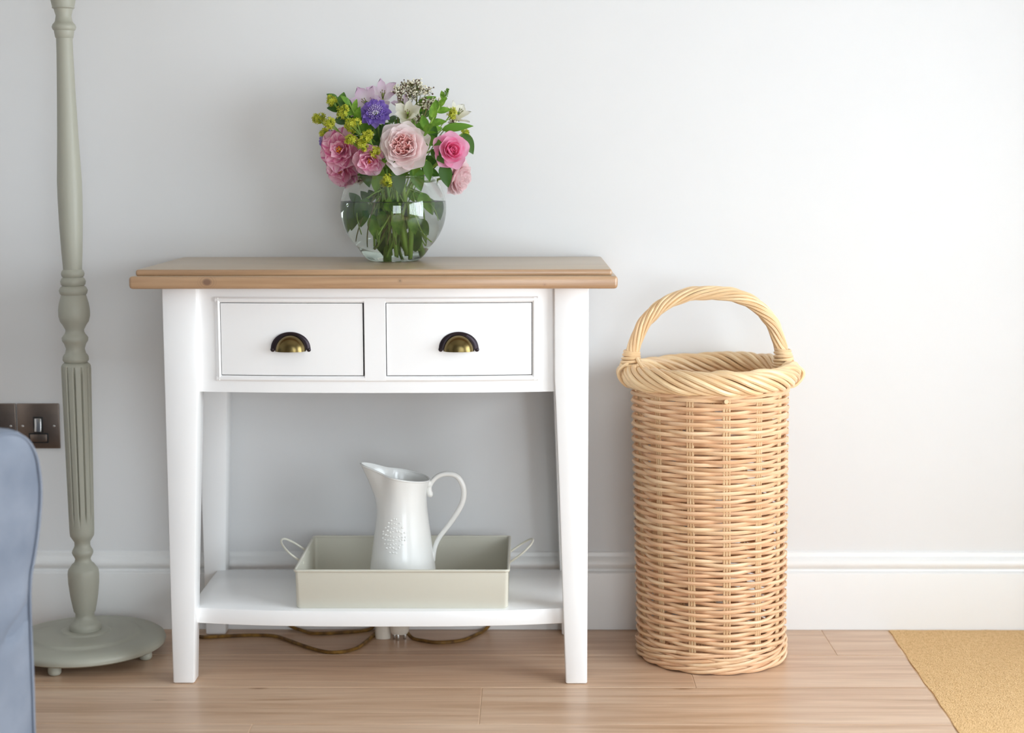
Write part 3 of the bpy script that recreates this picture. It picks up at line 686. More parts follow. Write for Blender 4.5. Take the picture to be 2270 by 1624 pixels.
for sx, cx, cz in ((-1, 0.1975, 0.5760), (1, 0.4895, 0.5800)):
    for j in range(6):
        mb = MB(); z = cz-0.017+0.0058*j; rx = 0.0190-0.0011*j
        ccx = cx-sx*(-0.0005*j)+(0.0012*j if sx < 0 else -0.0010*j)-0.002*sx*0
        pts = [(ccx+rx*math.cos(2*PI*k/24), BY+rx*1.05*math.sin(2*PI*k/24), z+0.0016*math.sin(2*PI*k/24+j)) for k in range(24)]
        mb.tube(pts, 0.0033, 7, closed=True); mb.build('lashing', M['willow_pale'], basket, origin=BO)
    for j in range(3):       # strands that loop down round the border
        mb = MB(); xx = RC[0]+sx*RR
        pts = bez([(cx+sx*0.004, BY-0.016+0.010*j, cz-0.006), (xx+sx*0.0235, BY-0.020+0.013*j, 0.556), (xx+sx*0.0225, BY-0.020+0.014*j, 0.540), (xx+sx*0.006, BY-0.018+0.014*j, 0.5245), (xx-sx*0.014, BY-0.012+0.012*j, 0.530)], 5)
        mb.tube(pts, 0.0030, 7); mb.build('lashing', M['willow_pale'], basket, origin=BO)
    if sx > 0: continue
    mb = MB(); mb.tube(bez([(cx-sx*0.012, BY-0.017, cz+0.002), (cx-sx*0.020, BY-0.030, cz-0.012), (cx-sx*0.030, BY-0.052, cz-0.024)], 5), 0.0034, 7); mb.build('lashing', M['willow_pale'], basket, origin=BO)
mb = MB(); aa = math.radians(-84); mb.tube([(bcen(.5)[0]+0.135*math.cos(aa), BY+0.135*math.sin(aa), 0.510), (bcen(.5)[0]+0.158*math.cos(aa)-0.004, BY+0.158*math.sin(aa), 0.516)], 0.0042, 8); mb.build('rod_end', M['willow_pale'], basket, origin=BO)

# ---------------------------------------------------------------- wall switches
def plate(cx, label, name, blue=False):
    t = thing(name, (cx, 0, 0.4185), label, 'switch')
    O = (cx, 0, 0.4185); w, h = 0.0428, 0.0460
    mb = MB(); mb.box(cx-w, cx+w, -0.0055, 0, 0.4185-h, 0.4185+h); mb.build('plate', M['nickel'], t, bevel=0.0016, seg=2, origin=O)
    mb = MB(); mb.box(cx-0.0100, cx+0.0100, -0.0070, -0.0050, 0.4050, 0.4375); mb.build('rocker_surround', M['black'], t, bevel=0.0008, origin=O)
    mb = MB(); rws = [[(cx-0.0068, y, z), (cx+0.0068, y, z), (cx+0.0068, -0.0060, z), (cx-0.0068, -0.0060, z)] for z, y in ((0.4075, -0.0120), (0.4200, -0.0092), (0.4345, -0.0085))]
    mb.rows(rws, closed=True, cap=True); mb.build('rocker', M['chrome'], t, bevel=0.0012, origin=O)
    mb = MB(); mb.box(cx-0.0200, cx+0.0200, -0.0068, -0.0050, 0.3840, 0.4045); mb.build('fuse_surround', M['black'], t, bevel=0.0008, origin=O)
    mb = MB(); mb.box(cx-0.0172, cx+0.0172, -0.0082, -0.0060, 0.3868, 0.4018); mb.build('fuse_holder', M['nickel'], t, bevel=0.0012, origin=O)
    for sx in (-1, 1):
        mb = MB(); mb.ball((cx+sx*0.0320, -0.0056, 0.4185), 0.0026, 10, 6, (1, 0.35, 1)); mb.build('screw', M['chrome'], t, origin=O)
    return t
plate(-0.9865, 'square black nickel fused switch on the wall between armchair and lamp', 'wall_switch')
plate(-1.0745, 'black nickel wall plate half hidden above the armchair arm at the left edge', 'wall_switch')

# ---------------------------------------------------------------- armchair (rolled arm seen at the left edge)
chair = thing('armchair', (-0.7413, -0.8000, 0), 'blue-grey upholstered armchair with a rolled arm at the left edge of the photo', 'armchair', rotz=math.radians(60))
SIL = [(0.0, 0.022), (0.06, 0.026), (0.155, 0.025), (0.23, 0.025), (0.29, 0.0245), (0.326, 0.021), (0.355, 0.014), (0.397, 0.006), (0.453, 0.0), (0.490, 0.002), (0.509, 0.005), (0.525, 0.011), (0.537, 0.018), (0.546, 0.028), (0.5515, 0.042), (0.5535, 0.060)]
AXU = -0.112
SIL = [(z, u*1.3) for z, u in SIL]
right = [(-u, z) for z, u in SIL]; left = [(2*AXU-x, z) for x, z in reversed(right)]
left = [(x if z > 0.33 else x+0.0, z) for x, z in left]
out2 = bez([(x, 0, z) for x, z in right+left], 3)
mb = MB(); depth = [(-0.004, 0.97), (0.000, 0.985), (0.012, 1.0), (0.2, 1.0), (0.42, 1.0), (0.55, 1.0), (0.56, 0.97)]
rws = []
for y, s_ in depth:
    rws.append([(AXU+(p[0]-AXU)*s_, y, 0.30+(p[2]-0.30)*(s_ if p[2] > 0.3 else 1)) for p in out2])
mb.rows(rws, closed=True, cap=True); mb.build('arm', M['fabric'], chair)
# padded front panel with a fold near the seat line, and its piping
def fold(x, z):
    u, v = x+0.062, z-0.258
    a = (u*0.82+v*0.57); b = (-u*0.57+v*0.82)
    u2, v2 = x+0.058, z-0.205
    return 0.030*math.exp(-(b/0.011)**2-(a/0.032)**2)-0.007*math.exp(-((b-0.028)/0.018)**2-(a/0.06)**2)+0.006*math.exp(-(v2/0.05)**2-((u2+0.01)/0.02)**2)
mb = MB(); rws = []; NZ, NX = 56, 18
zz = [0.002+0.545*(k/NZ) for k in range(NZ+1)]
def edge(z):
    for (za, ua), (zb, ub) in zip(SIL[:-1], SIL[1:]):
        if za <= z <= zb: return -(ua+(ub-ua)*(z-za)/(zb-za))
    return -0.06
for z in zz:
    e = edge(z); w = (e-AXU)*0.93; row = []
    for j in range(NX+1):
        s_ = -1+2*j/NX; x = AXU+w*s_; bul = 0.016*max(0, 1-abs(s_)**3.0)*min(1, (0.549-z)/0.03+0.1)
        row.append((x, -0.004-bul+fold(x, z)*max(0, 1-s_**6), z))
    rws.append(row)
mb.rows(rws); mb.build('arm_panel', M['fabric'], chair)
pp = [(AXU+(p[0]-AXU)*0.955, -0.006, 0.30+(p[2]-0.30)*(0.975 if p[2] > 0.3 else 1)) for p in out2]
mb = MB(); mb.tube(pp, 0.0024, 8, closed=True); mb.build('piping', M['fabric'], chair)
def soft(name, x0, x1, y0, y1, z0, z1, bev):
    mb = MB(); mb.box(x0, x1, y0, y1, z0, z1); mb.build(name, M['fabric'], chair, bevel=bev, seg=4)
soft('seat_base', -0.72, -0.16, 0.03, 0.56, 0.01, 0.30, 0.02); soft('seat_cushion', -0.70, -0.165, 0.01, 0.50, 0.30, 0.43, 0.05); soft('backrest', -0.72, -0.16, 0.44, 0.60, 0.25, 0.80, 0.05)
mb = MB(); mb.rows([[(p[0]-0.70, p[1], p[2]) for p in r] for r in [[(AXU+(q[0]-AXU)*s_, y, 0.30+(q[2]-0.30)*(s_ if q[2] > 0.3 else 1)) for q in out2] for y, s_ in depth]], closed=True, cap=True); mb.build('arm', M['fabric'], chair)

# ---------------------------------------------------------------- cords and plug behind the table
def cord(name, pts, label, r=0.0036):
    mb = MB(); mb.tube(bez(pts, 8), r, 8); return tag(mb.build(name, M['cord']), label, 'cord')
zc = 0.0038
cord('power_cord', [(-0.700, -0.085, zc), (-0.685, -0.060, zc), (-0.650, -0.085, zc), (-0.600, -0.078, zc), (-0.5503, -0.0716, zc), (-0.5050, -0.078, zc), (-0.4718, -0.1080, zc), (-0.4310, -0.150, zc), (-0.3912, -0.182, zc), (-0.3600, -0.184, zc), (-0.3322, -0.1586, zc), (-0.3140, -0.100, zc), (-0.2992, -0.0400, 0.006), (-0.290, -0.032, 0.028), (-0.280, -0.030, 0.040)], 'long brown flex looping over the floor from behind the front left leg')
cord('power_cord', [(-0.500, -0.027, 0.03), (-0.4814, -0.0265, 0.010), (-0.4500, -0.044, zc), (-0.4248, -0.0587, zc), (-0.3700, -0.052, zc), (-0.3200, -0.0330, zc), (-0.306, -0.0275, 0.020)], 'short brown flex lying close to the skirting left of the plug')
cord('power_cord', [(-0.2400, -0.084, 0.016), (-0.2276, -0.0900, zc), (-0.2050, -0.108, zc), (-0.1754, -0.1193, zc), (-0.1312, -0.1071, zc), (-0.1030, -0.070, zc), (-0.0812, -0.0290, 0.005), (-0.0700, -0.0265, 0.022)], 'brown flex curving over the floor from the plug to the right')
plug = thing('plug', (-0.253, -0.090, 0.0), 'cream three-pin plug lying on the floor under the shelf', 'plug')
PO = (-0.253, -0.090, 0)
mb = MB(); rws = []
for z, w, d in ((0.012, 0.015, 0.010), (0.016, 0.018, 0.012), (0.034, 0.021, 0.014), (0.046, 0.020, 0.013)):
    rws.append([(-0.253+w*math.cos(2*PI*k/20)*(1 if math.cos(2*PI*k/20) > -2 else 1), -0.088+d*math.sin(2*PI*k/20), z) for k in range(20)])
mb.rows(rws, closed=True, cap=True); mb.build('plug_body', M['plug'], plug, origin=PO)
mb = MB(); rws = [[(-0.287+0.026*math.cos(2*PI*k/16)*0.6, -0.080+0.010*math.sin(2*PI*k/16), z) for k in range(16)] for z in (0.0005, 0.006, 0.034)]
mb.rows(rws, closed=True, cap=True); mb.build('adaptor', M['plug'], plug, origin=PO)
for x, y in ((-0.2560, -0.096), (-0.2430, -0.086), (-0.2640, -0.086)):
    mb = MB(); mb.box(x-0.0028, x+0.0028, y-0.002, y+0.002, 0.0, 0.014); mb.build('pin', M['pin'], plug, bevel=0.0006, origin=PO)

# ---------------------------------------------------------------- vase and water
VX, VY, VZ = -0.2520, -0.1400, 0.7600
SR, SCZ = 0.1005, 0.8590
def sph(z, R): return math.sqrt(max(1e-9, R*R-(z-SCZ)**2))
vase = thing('vase', (VX, VY, VZ), 'clear round glass bowl vase half full of water on the tabletop', 'vase')
outer = [(0.0, 0.7612), (0.025, 0.7610), (0.040, 0.7602), (0.0455, 0.7604), (0.0505, 0.7632), (0.0545, 0.7668), (0.0600, 0.7728), (0.0645, 0.7790)]+[(sph(z, SR), z) for z in [0.7860+(0.9200-0.7860)*(1-math.cos(PI*k/30))/2 for k in range(31)]]
R2 = SR-0.0022
rim = [(sph(0.92, SR)-0.0002, 0.9212), (sph(0.92, SR)-0.0014, 0.9216), (sph(0.92, R2), 0.9208)]
inner = [(sph(z, R2), z) for z in reversed([0.7872+(0.9190-0.7872)*(1-math.cos(PI*k/28))/2 for k in range(29)])]+[(0.0618, 0.7800), (0.0565, 0.7738), (0.0500, 0.7690), (0.040, 0.7666), (0.0, 0.7660)]
mb = MB(); mb.lathe(outer+rim+inner, (VX, VY), 72, capb=False, capt=False); vb = mb.build('glass_bowl', M['glass'], vase, origin=(VX, VY, VZ))
vb.data.set_sharp_from_angle(angle=3.1)
RW = R2+0.0005; ZWt = 0.8735
wp = [(0.0, 0.7656), (0.0402, 0.7662), (0.0504, 0.7686), (0.0569, 0.7734), (0.0622, 0.7796)]+[(sph(z, RW), z) for z in [0.7872+(ZWt-0.7872)*k/22 for k in range(23)]]+[(sph(ZWt, RW)-0.0016, ZWt-0.0012), (sph(ZWt, RW)-0.004, ZWt-0.0016), (0.0, ZWt-0.0016)]
mb = MB(); mb.lathe(wp, (VX, VY), 72, capb=False, capt=False); wt = mb.build('water', M['water'], vase, origin=(VX, VY, VZ))
wt.data.set_sharp_from_angle(angle=0.9)
wt['label'] = 'clear water in the lower two thirds of the bowl'

# ---------------------------------------------------------------- flowers
CAMP = Vector((0, -3.2, 0.94))
def petal_mesh(name, l, w, a0, a1, R, ruf=0.0, seed=0, nu=9, nv=9, tipw=0.75, notch=0.0, mat=None):
    """curved petal: starts at origin, grows out along +X/+Z (a0, a1 = lean from the axis at base and tip)"""
    rn = random.Random(seed); ph = rn.uniform(0, 6); verts = []; uvs = []; faces = []
    x = z = 0.0
    for j in range(nv+1):
        v = j/nv
        if j: a = math.radians(a0+(a1-a0)*(v-0.5/nv)); x += l/nv*math.sin(a); z += l/nv*math.cos(a)
        hw = w*(0.20+0.80*math.sin(PI/2*min(1, v/0.62))**0.9) if v < 0.62 else w*math.sqrt(max(0.0, 1-((v-0.62)/0.38)**2*0.80))
        if tipw > 0.78: hw = w*(0.22+0.78*math.sin(PI*min(1, v*0.9+0.02))**0.9) if v < 0.99 else w*0.12
        for i in range(nu+1):
            u = -1+2*i/nu; ph_ = u*hw/R; a = math.radians(a0+(a1-a0)*v)
            dx = -R*(1-math.cos(ph_)); ty = R*math.sin(ph_)
            rf = ruf*(math.sin(2.6*u+ph)+0.35*math.sin(5*u+2*ph))*v*v
            back = (u*u*0.08*l+notch*(1-abs(u))*l)*(v**4)
            verts.append((x+dx*math.cos(a)*0.9+rf*math.cos(a)-back*math.sin(a), ty, z-back*math.cos(a)+rf*math.sin(a)*-1+dx*-math.sin(a)*0.6)); uvs.append((i/nu, v))
    for j in range(nv):
        for i in range(nu): a = j*(nu+1)+i; faces.append((a, a+1, a+nu+2, a+nu+1))
    me = bpy.data.meshes.new(name); me.from_pydata(verts, [], faces); ul = me.uv_layers.new(name='UVMap')
    for lp in me.loops: ul.data[lp.index].uv = uvs[lp.vertex_index]
    for p in me.polygons: p.use_smooth = True
    me.materials.append(mat); return me
def put(name, me, parent, mat4):
    o = bpy.data.objects.new(name, me); COL.objects.link(o); o.parent = parent; o.matrix_local = mat4; return o
def face_to(d, roll=0.0):
    """matrix whose +Z looks along d"""
    q = Vector(d).normalized().to_track_quat('Z', 'Y').to_matrix().to_4x4(); return q @ Matrix.Rotation(roll, 4, 'Z')
MOUTH = Vector((VX, VY, 0.905))
def stem_path(head, back, foot):
    """from a flower head down through the vase mouth to a point in the water"""
    h = Vector(head); b = Vector(back).normalized(); mid = MOUTH+Vector(((h.x-VX)*0.30, (h.y-VY)*0.30, 0))
    return bez([h, h+b*0.018, mid*0.5+(h+b*0.03)*0.5+Vector((0, 0, -0.004)), mid, Vector(foot)*0.5+mid*0.5, Vector(foot)], 5)
def flower(name, loc, facing, label, cat, foot, group=None, roll=0.0, stem_r=0.0022, stem=True):
    t = thing(name, loc, label, cat, group)
    R4 = face_to(facing, roll)
    if stem:
        mb = MB(); mb.tube(stem_path(loc, -Vector(facing), foot), stem_r, 8); mb.build('stem', M['stem'], t, origin=loc)
    return t, R4
def ring(t, R4, n, l, w, a0, a1, R, mat, off=0.0, zoff=0.0, ruf=0.0, ph=0.0, seed=0, jit=4, nu=9, nv=9, tipw=0.75, variants=2, name='petal', notch=0.0):
    mes = [petal_mesh(name, l*(1-.05*k), w*(1+.04*k), a0, a1, R, ruf, seed+k*31, nu, nv, tipw, notch, mat) for k in range(variants)]
    rn = random.Random(seed+5)
    for k in range(n):
        a = 2*PI*k/n+ph+rn.uniform(-.12, .12)
        m4 = R4 @ Matrix.Translation((0, 0, zoff)) @ Matrix.Rotation(a, 4, 'Z') @ Matrix.Translation((off, 0, 0)) @ Matrix.Rotation(math.radians(rn.uniform(-jit, jit)), 4, 'Y')
        put(name, mes[k % variants], t, m4)
def sepals(t, R4, n=5, l=0.02, z=-0.002):
    ring(t, R4, n, l, l*0.22, 95, 130, 0.02, M['leaf_dark'], zoff=z, name='sepal', nu=4, nv=4, variants=1)

# 1 big blush garden rose
def garden_rose(loc, facing, label, foot, s=1.0, core='blush_core', out='blush', group=None, roll=0.3):
    t, R4 = flower('garden_rose', loc, facing, label, 'rose', foot, group, roll)
    B = R4 @ Matrix.Translation((0, 0, -0.020*s))
    ring(t, B, 6, .053*s, .031*s, 90, 60, .036*s, M[out], zoff=-.005*s, ruf=.0020*s, seed=1, notch=-.05)
    ring(t, B, 7, .051*s, .027*s, 82, 40, .030*s, M[out], ph=.4, zoff=-.002*s, ruf=.0022*s, seed=2)
    ring(t, B, 7, .049*s, .024*s, 76, 22, .026*s, M[out], ph=.1, ruf=.0022*s, seed=3)
    ring(t, B, 8, .046*s, .020*s, 70, 10, .022*s, M[out], ph=.5, zoff=.001*s, ruf=.0022*s, seed=4)
    ring(t, B, 8, .042*s, .016*s, 64, 2, .018*s, M[out], ph=.2, zoff=.002*s, ruf=.0020*s, seed=5)
    # quartered heart: clusters of folded petals set round the centre
    for k in range(5):
        a = 2*PI*k/5+.3; C_ = B @ Matrix.Translation((.0115*s*math.cos(a), .0115*s*math.sin(a), .009*s))
        ring(t, C_, 5, .029*s, .010*s, 20, 4, .0090*s, M[core], off=.0022*s, ph=a, ruf=.0026*s, seed=20+k, jit=14)
    ring(t, B @ Matrix.Translation((0, 0, .008*s)), 5, .027*s, .009*s, 18, 2, .008*s, M[core], off=.0018*s, ph=.5, ruf=.0024*s, seed=33, jit=14)
    sepals(t, B, 5, .022*s)
    return t
garden_rose((-0.2265, -0.215, 0.9765), (0.03, -1, 0.22), 'large blush pink cabbage rose at the front centre of the bouquet', (-0.235, -0.150, 0.790), 1.0)
garden_rose((-0.1230, -0.135, 0.9150), (0.72, -0.35, -0.25), 'pale blush rose drooping low at the right over the vase rim', (-0.280, -0.130, 0.800), 0.74, core='pale', out='pale', roll=1.0)

# 2 pink hybrid rose, spiral centre
t, R4 = flower('pink_rose', (-0.1362, -0.200, 0.9690), (0.34, -1, 0.10), 'bright pink spiral rose at the right of the bouquet', 'rose', (-0.262, -0.160, 0.775), roll=0.2)
B = R4 @ Matrix.Translation((0, 0, -.020))
ring(t, B, 5, .040, .023, 84, 58, .026, M['pink'], zoff=-.003, ruf=.0016, seed=41)
ring(t, B, 5, .039, .021, 70, 22, .022, M['pink'], ph=.6, ruf=.001, seed=42)
ring(t, B, 5, .037, .019, 56, 6, .018, M['pink'], ph=.1, ruf=.001, seed=43)
ring(t, B, 5, .035, .016, 42, -2, .014, M['pink_core'], ph=.9, ruf=.0008, seed=44)
ring(t, B, 4, .034, .012, 28, -6, .009, M['pink_core'], ph=.4, seed=45)
ring(t, B, 3, .033, .009, 16, -6, .006, M['pink_core'], ph=1.2, seed=46)
ring(t, B, 2, .032, .006, 6, -4, .0035, M['pink_core'], ph=.2, off=.001, seed=47)
sepals(t, B)

# 3 striped roses
def striped(loc, facing, label, foot, s, roll=0.0, seed=60):
    t, R4 = flower('striped_rose', loc, facing, label, 'rose', foot, 'striped magenta roses at the left', roll)
    B = R4 @ Matrix.Translation((0, 0, -.012*s))
    ring(t, B, 6, .042*s, .025*s, 88, 66, .026*s, M['striped'], zoff=-.003, ruf=.0030*s, seed=seed, jit=10)
    ring(t, B, 6, .036*s, .021*s, 72, 38, .020*s, M['striped'], ph=.5, ruf=.0030*s, seed=seed+1, jit=10)
    ring(t, B, 4, .029*s, .016*s, 54, 12, .014*s, M['striped'], ph=.2, ruf=.0026*s, seed=seed+2, jit=12)
    ring(t, B, 3, .020*s, .010*s, 36, 4, .009*s, M['striped'], ph=.8, ruf=.002*s, seed=seed+3, jit=12)
    mb = MB(); rn = random.Random(seed)
    for k in range(22):
        a = rn.uniform(0, 6.28); q = rn.uniform(0, .006*s); p = B @ Vector((q*math.cos(a), q*math.sin(a), .010*s+rn.uniform(0, .004))); mb.ball(p, .0013*s, 5, 4)
    o = mb.build('stamens', M['stamen'], t); o['kind'] = 'stuff'
    sepals(t, B); return t
striped((-0.3470, -0.190, 0.9700), (-0.25, -1, 0.10), 'large striped magenta and pink rose with an orange centre at the left', (-0.225, -0.155, 0.785), 1.08, 0.3, 60)
striped((-0.2900, -0.210, 0.9480), (0.10, -1, -0.25), 'small striped magenta rose between the large striped and the blush rose', (-0.243, -0.120, 0.775), 0.78, 0.9, 70)
striped((-0.3500, -0.165, 0.9300), (-0.42, -1, -0.42), 'striped magenta rose hanging lowest at the left of the bouquet', (-0.215, -0.135, 0.790), 0.90, 0.1, 80)

# 4 scabious
def scabious(loc, facing, label, foot, s):
    t, R4 = flower('scabious', loc, facing, label, 'flower', foot, None)
    ring(t, R4, 13, .0235*s, .0085*s, 88, 78, .014, M['purple'], off=.007*s, zoff=-.004, ruf=.0018, seed=90, nu=8, nv=6, jit=12)
    ring(t, R4, 15, .0195*s, .0062*s, 76, 66, .011, M['purple'], off=.007*s, ph=.25, zoff=-.001, ruf=.0018, seed=91, nu=8, nv=6, jit=12)
    ring(t, R4, 13, .0150*s, .0050*s, 62, 50, .009, M['purple'], off=.006*s, ph=.1, zoff=.001, ruf=.0015, seed=92, nu=6, nv=5, jit=12)
    mb = MB(); rn = random.Random(4)
    for k in range(90):
        q = .017*s*math.sqrt((k+.5)/90); a = k*2.39996; zz_ = .013*s*(1-(q/(.020*s))**2)
        p = R4 @ Vector((q*math.cos(a), q*math.sin(a), zz_+rn.uniform(-.001, .001))); p0 = R4 @ Vector((q*.8*math.cos(a), q*.8*math.sin(a), zz_-.006))
        mb.tube([p0, p], .0005, 4); mb.ball(p, .0011, 5, 4)
    o = mb.build('pincushion', M['lavender'], t); o['kind'] = 'stuff'
    return t
scabious((-0.2804, -0.180, 1.0380), (-0.05, -0.85, 0.50), 'purple scabious with a lavender pincushion centre above the blush rose', (-0.255, -0.150, 0.780), 1.0)
scabious((-0.3780, -0.135, 0.9900), (-0.80, -0.50, 0.10), 'dark purple scabious peeping out at the far left edge of the bouquet', (-0.230, -0.120, 0.790), 0.85)

# 5 alstroemeria
def lily(loc, facing, label, foot, mat, s=1.0, group=None, roll=0.0):
    t, R4 = flower('alstroemeria', loc, facing, label, 'flower', foot, group, roll, 0.0017)
    ring(t, R4 @ Matrix.Translation((0, 0, -.024*s)), 3, .043*s, .0125*s, 38, 52, .016*s, M[mat], seed=100, nu=5, nv=7, tipw=0.80, ruf=.001, jit=6)
    ring(t, R4 @ Matrix.Translation((0, 0, -.024*s)), 3, .042*s, .0088*s, 28, 44, .012*s, M[mat], ph=PI/3, seed=101, nu=4, nv=7, tipw=0.80, jit=6)
    mb = MB()
    for k in range(5):
        a = k*1.3; p0 = R4 @ Vector((0, 0, -.02*s)); p1 = R4 @ Vector((.004*math.cos(a), .004*math.sin(a), .006*s)); mb.tube([p0, p1], .0005, 4); mb.ball(p1, .0013, 5, 4)
    o = mb.build('stamens', M['stem_dark'], t); o['kind'] = 'stuff'
    return t
lily((-0.3010, -0.165, 1.0580), (-0.35, -1.0, 0.5), 'lilac alstroemeria above the purple scabious at the top left', (-0.262, -0.128, 0.790), 'lilac', 1.2)
lily((-0.2690, -0.145, 1.0740), (0.10, -1.0, 0.55), 'lilac alstroemeria standing highest behind the purple scabious', (-0.258, -0.120, 0.785), 'lilac', 1.1, roll=0.6)
lily((-0.2200, -0.186, 1.0370), (0.05, -1, 0.40), 'white alstroemeria right above the blush rose', (-0.250, -0.135, 0.785), 'cream', 0.95, roll=0.3)
lily((-0.2350, -0.130, 1.0600), (-0.2, -0.7, 0.9), 'pink-tinged white alstroemeria behind the white one at the top', (-0.246, -0.115, 0.790), 'lilac', 0.70, roll=1.1)
lily((-0.1260, -0.125, 1.0400), (0.6, -0.4, 0.75), 'white alstroemeria opening at the upper right edge', (-0.262, -0.128, 0.800), 'cream', 1.0, roll=0.5)
lily((-0.3150, -0.120, 0.9200), (-0.5, -0.9, 0.1), 'small white bloom low at the left above the vase rim', (-0.240, -0.128, 0.800), 'cream', 0.55, roll=0.5)

# 6 sprays: lime lady's mantle and cream buds
def spray(name, loc, up, spread, n, rad, mat, label, cat, group, foot, seed, stemmat='stem', stem_r=0.0011, dark=0):
    t = thing(name, loc, label, cat, group); rn = random.Random(seed)
    L = Vector(loc); U = Vector(up).normalized(); base = L-U*spread*1.5
    mb = MB()
    if foot: mb.tube(stem_path(base, -U, foot), stem_r, 6)
    tips = []
    for c in range(5):
        d = Vector((rn.uniform(-1, 1), rn.uniform(-1, 1), rn.uniform(-1, 1))); sub = L+d*spread*0.45
        mb.tube([base, base.lerp(sub, .6)+d*0.001, sub], [0.0008, .0007, .0005], 5)
        for q in range(n//5):
            d2 = Vector((rn.gauss(0, 1), rn.gauss(0, 1), rn.gauss(0, 1))).normalized()*spread*rn.uniform(.25, .55); p = sub+d2; tips.append((p, d2)); mb.tube([sub, p], .00035, 3)
    mb.build('stem', M[stemmat], t, origin=loc)
    mb = MB(); dk = MB()
    for i, (p, d2) in enumerate(tips):
        tgt = dk if (dark and i % dark == 0) else mb
        if name == 'bud_spray' : tgt.ball(p, rad*rn.uniform(.7, 1.2), 6, 4)
        else:
            ax = d2.normalized(); o1 = ax.orthogonal().normalized(); o2 = ax.cross(o1)
            for k in range(5):
                a = 2*PI*k/5; dd = o1*math.cos(a)+o2*math.sin(a); side = ax.cross(dd)
                tgt.add([p, p+dd*rad*1.1+side*rad*.55+ax*rad*.35, p+dd*rad*2.0+ax*rad*.7, p+dd*rad*1.1-side*rad*.55+ax*rad*.35], [(0, 1, 2, 3)])
            tgt.ball(p, rad*.55, 5, 3)
    o = mb.build('florets', M[mat], t, origin=loc); o['kind'] = 'stuff'
    if dk.v: o = dk.build('dark_buds', M['seed_dark'], t, origin=loc); o['kind'] = 'stuff'
    return t
AL = 'lime lady\'s mantle sprays'
lime = [((-0.3181, -0.200, 1.0150), .015, 'lime green floret cluster just left of the purple scabious'), ((-0.2920, -0.222, 0.9960), .013, 'lime floret cluster directly below the purple scabious'),
        ((-0.3640, -0.165, 1.0620), .012, 'lime floret cluster at the top left behind the leafy tip'), ((-0.3400, -0.180, 1.0400), .015, 'lime floret cluster beside the upper left leaves'),
        ((-0.3900, -0.145, 1.0260), .012, 'loose lime sprig sticking out furthest left'), ((-0.3223, -0.220, 0.9850), .012, 'lime floret cluster touching the large striped rose'),
        ((-0.3600, -0.185, 1.0150), .015, 'lime floret cluster above the large striped rose'), ((-0.3041, -0.222, 0.9780), .013, 'lime floret cluster above the small striped rose'),
        ((-0.2591, -0.222, 0.9130), .012, 'lime floret sprig hanging below the blush rose over the vase'), ((-0.2795, -0.215, 0.9640), .010, 'small lime sprig pressed against the left of the blush rose'),
        ((-0.3777, -0.165, 1.0020), .010, 'small lime sprig beside the far left purple scabious'), ((-0.1385, -0.145, 1.0380), .011, 'lime floret cluster at the upper right among white petals'),
        ((-0.1139, -0.125, 1.0000), .009, 'tiny lime sprig behind the bright pink rose')]
for i, (p, sp_, lb) in enumerate(lime):
    up = (Vector(p)-MOUTH); spray('ladys_mantle', p, up, sp_*1.15, 65 if sp_ > .011 else 40, .0024, 'lime', lb, 'flower', None, (VX+0.05*math.cos(i*2.1), VY+0.035*math.sin(i*2.1), 0.800+0.006*(i % 4)), 200+i)
buds = [((-0.2358, -0.150, 1.0850), .024, 'cream bud spray with brown tips at the top centre'), ((-0.1930, -0.155, 1.0790), .026, 'cream bud spray at the top right of centre'),
        ((-0.1790, -0.155, 1.0560), .024, 'cream bud spray beside the tall leafy tip'), ((-0.1959, -0.160, 1.0280), .018, 'cream bud spray low behind the blush rose'),
        ((-0.2120, -0.150, 1.0800), .024, 'cream bud spray in the middle of the top'), ((-0.1378, -0.130, 1.0220), .012, 'small cream bud spray above the bright pink rose'),
        ((-0.3180, -0.135, 0.9150), .012, 'brown and cream bud spray resting on the left of the vase rim')]
for i, (p, sp_, lb) in enumerate(buds):
    up = (Vector(p)-MOUTH); spray('bud_spray', p, up, sp_, 170 if sp_ > .02 else 80, .0016, 'seed', lb, 'flower', None, (VX+0.03*math.cos(i*1.7+1), VY+0.03*math.sin(i*1.7+1), 0.790+0.006*(i % 4)), 300+i, 'stem_dark', .0010, dark=6)

# 7 leaves
def leaf_mesh(name, l, w, bend, fold_=0.25, mat=None, nv=8, point=1.0, wave=0.0):
    verts = []; faces = []; x = z = 0.0
    for j in range(nv+1):
        v = j/nv
        if j: a = bend*(v-0.5/nv); x += l/nv*math.cos(a); z += -l/nv*math.sin(a)
        hw = w*(math.sin(PI*min(1, v**0.8))**0.8)*(1-0.1*v) if 0 < j < nv else w*0.05
        for u in (-1, -0.5, 0, 0.5, 1): verts.append((x, u*hw, z+abs(u)*hw*fold_+wave*math.sin(9*v)*abs(u)))
    for j in range(nv):
        for i in range(4): a = j*5+i; faces.append((a, a+1, a+6, a+5))
    me = bpy.data.meshes.new(name); me.from_pydata(verts, [], faces)
    for p in me.polygons: p.use_smooth = True
    me.materials.append(mat); return me
def along(d, up):
    """+X along d, +Z towards up"""
    X = Vector(d).normalized(); Z = Vector(up); Z = (Z-Z.project(X)).normalized(); Y = Z.cross(X)
    return Matrix((X, Y, Z)).transposed().to_4x4()
